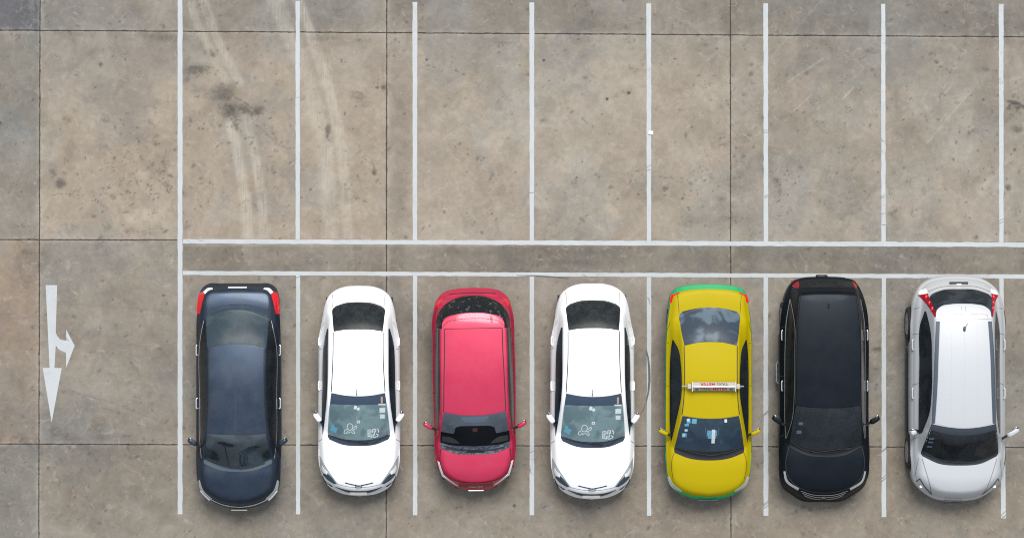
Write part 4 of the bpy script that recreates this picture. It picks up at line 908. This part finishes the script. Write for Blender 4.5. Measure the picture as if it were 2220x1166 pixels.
# ------------------------------------------------------------ 6 black people carrier
def black_car():
    pm = paint('black_paint', (.0065,.0105,.0165), .5, .42, .05, .008, .08, .2)
    gw = glass('black_windshield', (.008,.0115,.015), (.013,.018,.023), 3, .12, spec=.2); gs = glass('black_side_glass', (.005,.006,.007), (.011,.013,.015), 3)
    tr = plain('silver_trim',(.42,.45,.48),.3,.6)
    sp = dict(rear=[(0,602),(48,605.5),(64,611)], side=[(72,619),(83,640),(90.5,668),(95,706),(96.5,746),(96,835),(96,907),(97,996),(94.5,1035)], front=[(87,1056),(67,1072),(46,1085),(0,1088)],
      low=[(590,.65),(603,.80),(612,.96),(650,1.03),(980,1.02),(1020,.97),(1058,.84),(1072,.72),(1089,.58)], klow=.0030,
      green=[(609,1.02),(630,1.42),(643,1.56),(760,1.66),(877,1.57),(987,1.0)], er=20, drop=.28, kr=(.0010,.0018), kf=(.0014,.0036),
      wr=[(600,58),(640,62),(700,66),(747,68),(850,69),(880,70),(954,79),(1100,80)], wb=[(600,66),(650,74),(700,81),(747,84),(850,86),(945,86),(1100,86)])
    B = Body(sp); e = car_empty('parked_car', 'black car with silver window trim between the yellow taxi and the silver car', 'car', B, 1786, 0, group=GR, dx=-1)
    seams = [([(86,710),(94,712)],1,True),([(86,815),(95,815)],1,True),([(86,940),(95,945)],1,True),([(78,965),(84,1000),(80,1026),(60,1050),(30,1062),(0,1066)],1.8,True)]
    skin(B, e, pm, seams=seams, axles=(690,1000), sill=M['black_trim'])
    wheels(B, e, (690,1000), 89)
    patch_c(B, 'roof', e, [(0,641),(35,641.5),(58,643)], [(58,643),(64,700),(66,747),(67,850),(67,874)], [(67,874),(35,878),(0,879)], pm, .004, rim=M['gap'])
    for sg in (-1,1): mb = MB(); ribbon(mb,B,[(sg*a,b_) for a,b_ in [(60.5,645),(66,700),(68,747),(69,850),(69,874)]],1.6,M['gap'],.003); mb.build('roof_groove', e)
    mb = MB(); band(mb,B,[(-56,632),(-30,630.5),(0,630),(30,630.5),(56,632)],[(-56,638),(-30,636),(0,635.5),(30,636),(56,638)],pm,.012,thick=.03); mb.build('rear_spoiler', e)
    patch_c(B, 'rear_window', e, [(0,612),(30,613),(54,615)], [(56,617),(58,622),(58,627)], [(58,627),(30,625.5),(0,625)], gs, .005, nv=12)
    w_ = patch_c(B, 'windshield', e, [(0,881),(35,880),(68,876)], [(68,876),(73,915),(76,954)], [(76,956),(40,970),(0,974)], gw, .005, rim=M['black_trim'])
    patch_c(B, 'cowl', e, [(0,974.5),(40,970.5),(76,956.5)], [(76,956.5),(77,960),(76,964)], [(75,966),(45,982),(0,987)], plain('cowl_dark',(.008,.009,.011),.4,0,.5), .005, nv=10)
    wiper(B, e, [(-20,976),(-50,968),(-74,953)],.02); wiper(B, e, [(60,966),(25,970),(-35,978)],.02); wiper(B, e, [(20,968),(55,968),(76,952)],.016)
    sticker(B,w_,-61,911,-52,917,M['sticker_grey']); sticker(B,w_,-64,929,-54,936,M['sticker_grey'])
    patch_c(B, 'hood', e, [(0,989),(45,984),(76,968)], [(76,968),(82,998),(76,1026)], [(70,1036),(35,1058),(0,1064)], pm, .003, rim=M['gap'])
    for sg in (-1,1):
        ruled(B,'side_window',e,[(74,651),(70,712),(71,750),(71.5,850),(74,900),(81,944)],[(75,651),(83,700),(84.5,750),(85.5,850),(85.5,900),(83,946)],gs,.004,sg)
        mb = MB(); ribbon(mb,B,[(sg*75,651),(sg*83,700),(sg*85.2,750),(sg*86,850),(sg*86,905),(sg*84,948)],1.3,tr,.007); ribbon(mb,B,[(sg*74.5,651),(sg*69.5,712),(sg*70.2,750),(sg*71,850),(sg*74,905),(sg*83,947)],.9,tr,.007); mb.build('window_trim', e)
        ruled(B,'taillight',e,[(57,613),(58,621),(60,628)],[(68,611.5),(70,619),(67,626)],M['lamp_deep_red'],.008,sg)
        mb = MB(); band(mb,B,[(85,1018),(79,1038),(54,1056)],[(88,1019),(83,1040),(57,1060)],M['lamp_clear'],.007,sgn=sg,m=4); mb.build('headlight', e)
        for y_ in (728,836): handle(B,e,94,y_,26,.86,M['chrome'],sg,.018)
        mirror(B,e,(92,916),(113,902),1.08,pm,sg,.085,.06)
    mb = MB()
    for k in range(3): ribbon(mb,B,[(-50+4*k,1061+5*k),(-25,1069+4.4*k),(0,1071+4.4*k),(25,1069+4.4*k),(50-4*k,1061+5*k)],1.5,tr,.008)
    mb.build('grille', e)
    mb = MB(); mb.sup(B.pt(0,1077,.012),(.075,.03,.03),M['black_trim'],None,.6); mb.build('emblem', e)
    mb = MB(); mb.tube([(-.93,-(784-B.ym)/100,.30),(-.975,-(790-B.ym)/100,.30),(-.975,-(828-B.ym)/100,.30),(-.93,-(834-B.ym)/100,.30)],.025,M['alloy']); mb.build('side_step', e)
    mb = MB(); b0 = B.pt(0,664,0); mb.sup((b0[0],b0[1],b0[2]+.015),(.022,.06,.03),M['black_trim'],None,.9); mb.tube([b0,(b0[0],b0[1]+.05,b0[2]+.10)],.006,M['black_trim'],6); mb.build('antenna', e)
    plate(B,e,1,613,50,1.0,M['plate_white'],60,True,hh=.05)
    mb = MB(); mb.sup((-.06,-(601.5-B.ym)/100,.80),(.13,.035,.05),M['black_trim'],None,.6); mb.build('tailgate_handle', e)
    return e
# ------------------------------------------------------------ 7 silver crossover
def silver_car():
    pm = paint('silver_paint', (.445,.47,.495), .1, .36, .9, .015, .03)
    gk = glass('silver_rear_glass', (.008,.012,.017), (.025,.033,.042), 3, .08); gs = glass('silver_side_glass', (.008,.012,.016), (.018,.026,.032), 3)
    gw = glass('silver_windshield', (.005,.006,.008), (.012,.015,.019), 2.5, .05); gt = plain('silver_sun_strip',(.032,.042,.055),.1,0,.2,scale=8); rail = plain('roof_rail',(.045,.062,.088),.45,0,.15)
    sp = dict(rear=[(0,600),(38,603),(64,611)], side=[(84,628),(95,650),(100.5,690),(102,760),(102.5,850),(102,933),(100,1002)], front=[(93.5,1042),(76,1062),(48,1079.5),(0,1085.5)],
      low=[(585,.62),(600,.78),(614,.90),(628,1.0),(700,1.06),(980,1.06),(1030,1.03),(1062,.94),(1086,.68)], klow=.0030,
      green=[(627,1.05),(661,1.52),(694,1.66),(790,1.74),(918,1.65),(1003,1.04)], er=24, drop=.34, kr=(.0010,.0024), kf=(.0018,.0034),
      wr=[(600,66),(640,64),(675,62),(700,62),(835,66),(915,69),(950,76),(990,84),(1100,84)], wb=[(600,74),(670,80),(700,84),(790,86),(850,87),(935,88),(1100,90)])
    B = Body(sp); e = car_empty('parked_car', 'silver white crossover with black roof rails, rightmost in the row', 'car', B, 2068, 0, zc=.5, group=GR, dx=4)
    ym = B.ym
    seams = [([(84,668),(100,674)],1,True),([(86,724),(101,727)],1.1,True),([(87,830),(101,835)],1.1,True),([(88,945),(101,952)],1.1,True),([(87,990),(93,1030)],1,True),
             ([(80,990),(71,1020),(56,1067)],1.3,True),([(60,604),(68,618)],1,True),([(0,622),(40,625),(66,634)],1.3,True)]
    skin(B, e, pm, seams=seams, gapmat=plain('gap_grey',(.17,.17,.165),.7), axles=(704,980), wr_=.37, archz=.33, inset=(6,5,6), sill=M['black_trim'])
    wheels(B, e, (704,980), 104, .365, .24)
    for sg in (-1,1): mb = MB(); mb.sup((sg*1.015,-(843-ym)/100,.26),(.035,.92,.07),M['black_trim'],None,.4); mb.build('side_skirt', e)
    patch_c(B, 'roof', e, [(0,693),(30,693.5),(50,695)], [(50,695),(54,770),(56,835),(60,912)], [(60,912),(35,919),(0,922)], pm, .004)
    for uu in (-28,0,28): mb = MB(); ribbon(mb,B,[(uu,700),(uu,912)],.7,plain('roof_rib',(.435,.455,.475),.4),.0055); mb.build('roof_rib', e)
    for sg in (-1,1): ruled(B,'roof_rail',e,[(51,697),(54.8,770),(57,835),(61,912)],[(59,697),(62.5,770),(65,835),(67.5,914)],rail,.012,sg,thick=.03)
    s_ = patch_c(B, 'rear_spoiler', e, [(0,661),(30,662.5),(48,667)], [(56,674),(58,684),(58,691)], [(58,692),(30,691.5),(0,691.2)], pm, .010, rim=M['gap_white'])
    mb = MB(); ribbon(mb,B,[(0,681),(30,682.5),(50,685),(51,691)],.9,M['gap_white'],.012,both=True); ribbon(mb,B,[(-4,666),(-4,688)],.7,M['gap_white'],.012); ribbon(mb,B,[(4,666),(4,688)],.7,M['gap_white'],.012); mb.build('spoiler_gap', s_)
    mb = MB(); band(mb,B,[(-58,687),(-56,674),(-46,665),(-28,661),(0,659.5),(28,661),(46,665),(56,674),(58,687)],[(-61,688),(-68,665),(-65,645),(-42,633),(0,629.5),(42,633),(65,645),(68,665),(61,688)],gk,.005,n=80,m=12); mb.build('rear_window', e)
    w_ = patch_c(B, 'windshield', e, [(0,923.5),(35,920.5),(68,914)], [(68,914),(73,935),(79,960)], [(82,974),(50,991),(0,997)], gw, .005, rim=M['black_trim'])
    patch_c(B, 'sun_strip', w_, [(0,924),(35,921),(68,914.5)], [(68,914.5),(69,918),(70.5,924)], [(70.5,926),(35,935),(0,938)], gt, .0065, nv=8, thick=.002)
    patch_c(B, 'cowl', e, [(0,997.5),(50,991.5),(82,974.5)], [(82,974.5),(82.5,978),(80,984)], [(78,986),(45,1001),(0,1005)], plain('cowl_navy',(.018,.022,.03),.3,0,.5), .005, nv=8)
    wiper(B, e, [(10,998),(-40,993),(-76,976)]); wiper(B, e, [(74,984),(40,995),(5,999)])
    for k,y_ in enumerate((944,952,962)): sticker(B,w_,-70-k,y_,-60-k,y_+3.5,M['sticker_grey'])
    patch_c(B, 'hood', e, [(0,1007),(45,1003),(77,989)], [(78,990),(70,1020),(56,1062)], [(54,1067),(30,1074),(0,1076)], pm, .003, rim=M['gap_white'])
    for sg in (-1,1):
        ruled(B,'side_window',e,[(74,676),(68,720),(67,780),(68,850),(71,890),(82,935)],[(76,676),(84,705),(85.5,790),(86.5,850),(87,900),(87,938)],gs,.004,sg)
        t = ruled(B,'taillight',e,[(68,636),(66,652),(61,670),(59,686)],[(86,642),(76,655),(67,672),(61,688)],M['lamp_deep_red'],.007,sg)
        mb = MB(); band(mb,B,[(69,629),(68,634),(68,639)],[(80,632),(84,637),(84,642)],M['lamp_white'],.009,sgn=sg)
        mb.build('reversing_lens', t)
        mb = MB()
        for (u_,y_) in ((71,647),(67,659),(63.5,671)): q = B.pt(sg*u_,y_,.008); mb.sup(q,(.035,.045,.015),M['lamp_red'],None,.9)
        mb.build('lamp_cluster', t)
        t = ruled(B,'headlight',e,[(83.5,1034),(72,1052),(54,1070)],[(88.5,1041),(78,1058),(58,1073)],M['lamp_clear'],.006,sg)
        mb = MB(); ribbon(mb,B,[(sg*83.5,1033),(sg*71.5,1051.5),(sg*53.5,1070)],1.8,M['lamp_dark'],.009); ribbon(mb,B,[(sg*83,1034),(sg*88.5,1041)],2.2,M['lamp_dark'],.009); mb.build('lamp_bezel', t)
        mb = MB(); mb.sup(B.pt(sg*78,1051,.01),(.035,.035,.012),M['lamp_white'],None,.9); mb.build('reflector', t)
        for y_ in (748,852): handle(B,e,101,y_,26,.90,pm,sg,.022)
    mirror(B,e,(97,944),(124,927),1.1,pm,1,.09,.065)
    mirror(B,e,(92,932),(107,936),1.1,pm,-1,.09,.065)
    plate(B,e,-6,1087.5,39,.52,M['black_trim'],70,name='plate_holder'); plate(B,e,0,616,40,.92,M['black_trim'],30,True,name='tailgate_handle',hh=.05)
    mb = MB(); mb.box(B.pt(0,620,.01),(.10,.035,.012),M['lamp_white']); mb.build('tailgate_badge', e, False)
    mb = MB(); b0 = B.pt(0,713,0); mb.sup((b0[0],b0[1],b0[2]+.015),(.028,.055,.03),rail,None,.9); mb.tube([b0,(b0[0]+.05,b0[1]+.11,b0[2]+.10)],.006,M['black_trim'],6); mb.build('antenna', e)
    return e
blue_car(); white_car(); red_car(); taxi(); black_car(); silver_car()

# ------------------------------------------------------------ scrap of paper on the bay line
def scrap():
    mb = MB(); c = (X(1411),Y(288)); g = []
    for i in range(7):
        row = []
        for j in range(7):
            row.append((c[0]+(i-3)*.017+random.uniform(-.006,.006), c[1]+(j-3)*.013+random.uniform(-.006,.006), .012+random.uniform(0,.022)))
        g.append(row)
    mb.grid(g, plain('paper',(.78,.8,.82),.8,0,.05))
    o = mb.build('paper_scrap', None, False); me = o.data
    o['label'] = 'small crumpled white paper scrap on a bay line in the empty row'; o['category'] = 'litter'
    cc = Vector((c[0],c[1],0)); me.transform(Matrix.Translation(-cc)); o.location = cc
scrap()

# ------------------------------------------------------------ palm standing in front of the saloon, mirrored in its windshield
def palm(x, y, h, label):
    bark = plain('palm_bark',(.12,.095,.07),.9,0,.4); leaf = plain('palm_leaf',(.035,.065,.02),.5,0,.4)
    root = bpy.data.objects.new('palm_tree', None); COL.objects.link(root); root.location = (x,y,0)
    root['label'] = label; root['group'] = 'palms beyond the fronts of the parked cars'; root['category'] = 'palm tree'
    mb = MB(); mb.tube([(.12*math.sin(k*.5),.05*k/10,h*k/12) for k in range(13)], [.16-.06*k/12 for k in range(13)], bark, 12); mb.build('trunk', root)
    mb = MB(); r_ = random.Random(5); top = Vector((.12*math.sin(6),.06,h))
    for k in range(34):
        az = k*2.39996; up = r_.uniform(-.1,.9); ln = r_.uniform(1.4,2.1); d0 = Vector((math.cos(az),math.sin(az),0)); side = Vector((-math.sin(az),math.cos(az),0)); P = []
        for q in range(15):
            t_ = q/14; P.append(top+d0*(ln*t_*(1-.12*t_))+Vector((0,0,ln*(up*t_-(.55+.5*up)*t_*t_))))
        mb.tube(P, [.02*(1-.7*q/14) for q in range(15)], leaf, 5)
        for q in range(1,15):
            for sg in (-1,1):
                for dd in (0,.5):
                    b0 = P[q].lerp(P[min(q+1,14)],dd); l_ = .5*math.sin(math.pi*(q+1)/17)+.12; tip = b0+side*sg*l_*.8+d0*l_*.45+Vector((0,0,-.10-.2*l_*r_.random())); wv = d0*.06
                    mb.poly([b0-wv,b0+wv,tip], [(0,1,2)], leaf)
    mb.build('crown', root, False)
palm(-8.4, -13.0, 7.2, 'tall palm tree mirrored as a dark shape in the windshield of the navy blue saloon')
palm(-4.6, -12.2, 4.4, 'short palm tree mirrored low in the windshield of the navy blue saloon')

# clipped hedge put in out of view, to darken the windshield bottoms by reflection
def added_hedge():
    leaf = plain('hedge_leaf',(.03,.055,.02),.6,0,.5); r_ = random.Random(3); mb = MB()
    mb.sup((0,0,1.15),(13.6,.6,1.15),leaf,None,.25)
    for k in range(9000):
        x_ = r_.uniform(-14,14); top = r_.random() < .4; y_ = r_.uniform(-.8,.8) if top else r_.choice((-.7,.7))+r_.gauss(0,.08); z_ = 2.3+r_.gauss(0,.16)+.25*math.sin(x_*1.1)+.2*math.sin(x_*2.7) if top else r_.uniform(.1,2.4)
        a = Vector((r_.gauss(0,1),r_.gauss(0,1),r_.gauss(0,1))).normalized()*.11; b_ = a.orthogonal().normalized()*.07; c = Vector((x_,y_,z_))
        mb.poly([c-a,c+b_,c+a,c-b_], [(0,1,2,3)], leaf)
    o = mb.build('added_hedge', None, False); o.location = (0,-14.6,0)
    o['label'] = 'unseen dark hedge mirrored low across the windshields of the parked cars'; o['category'] = 'added_hedge'
added_hedge()
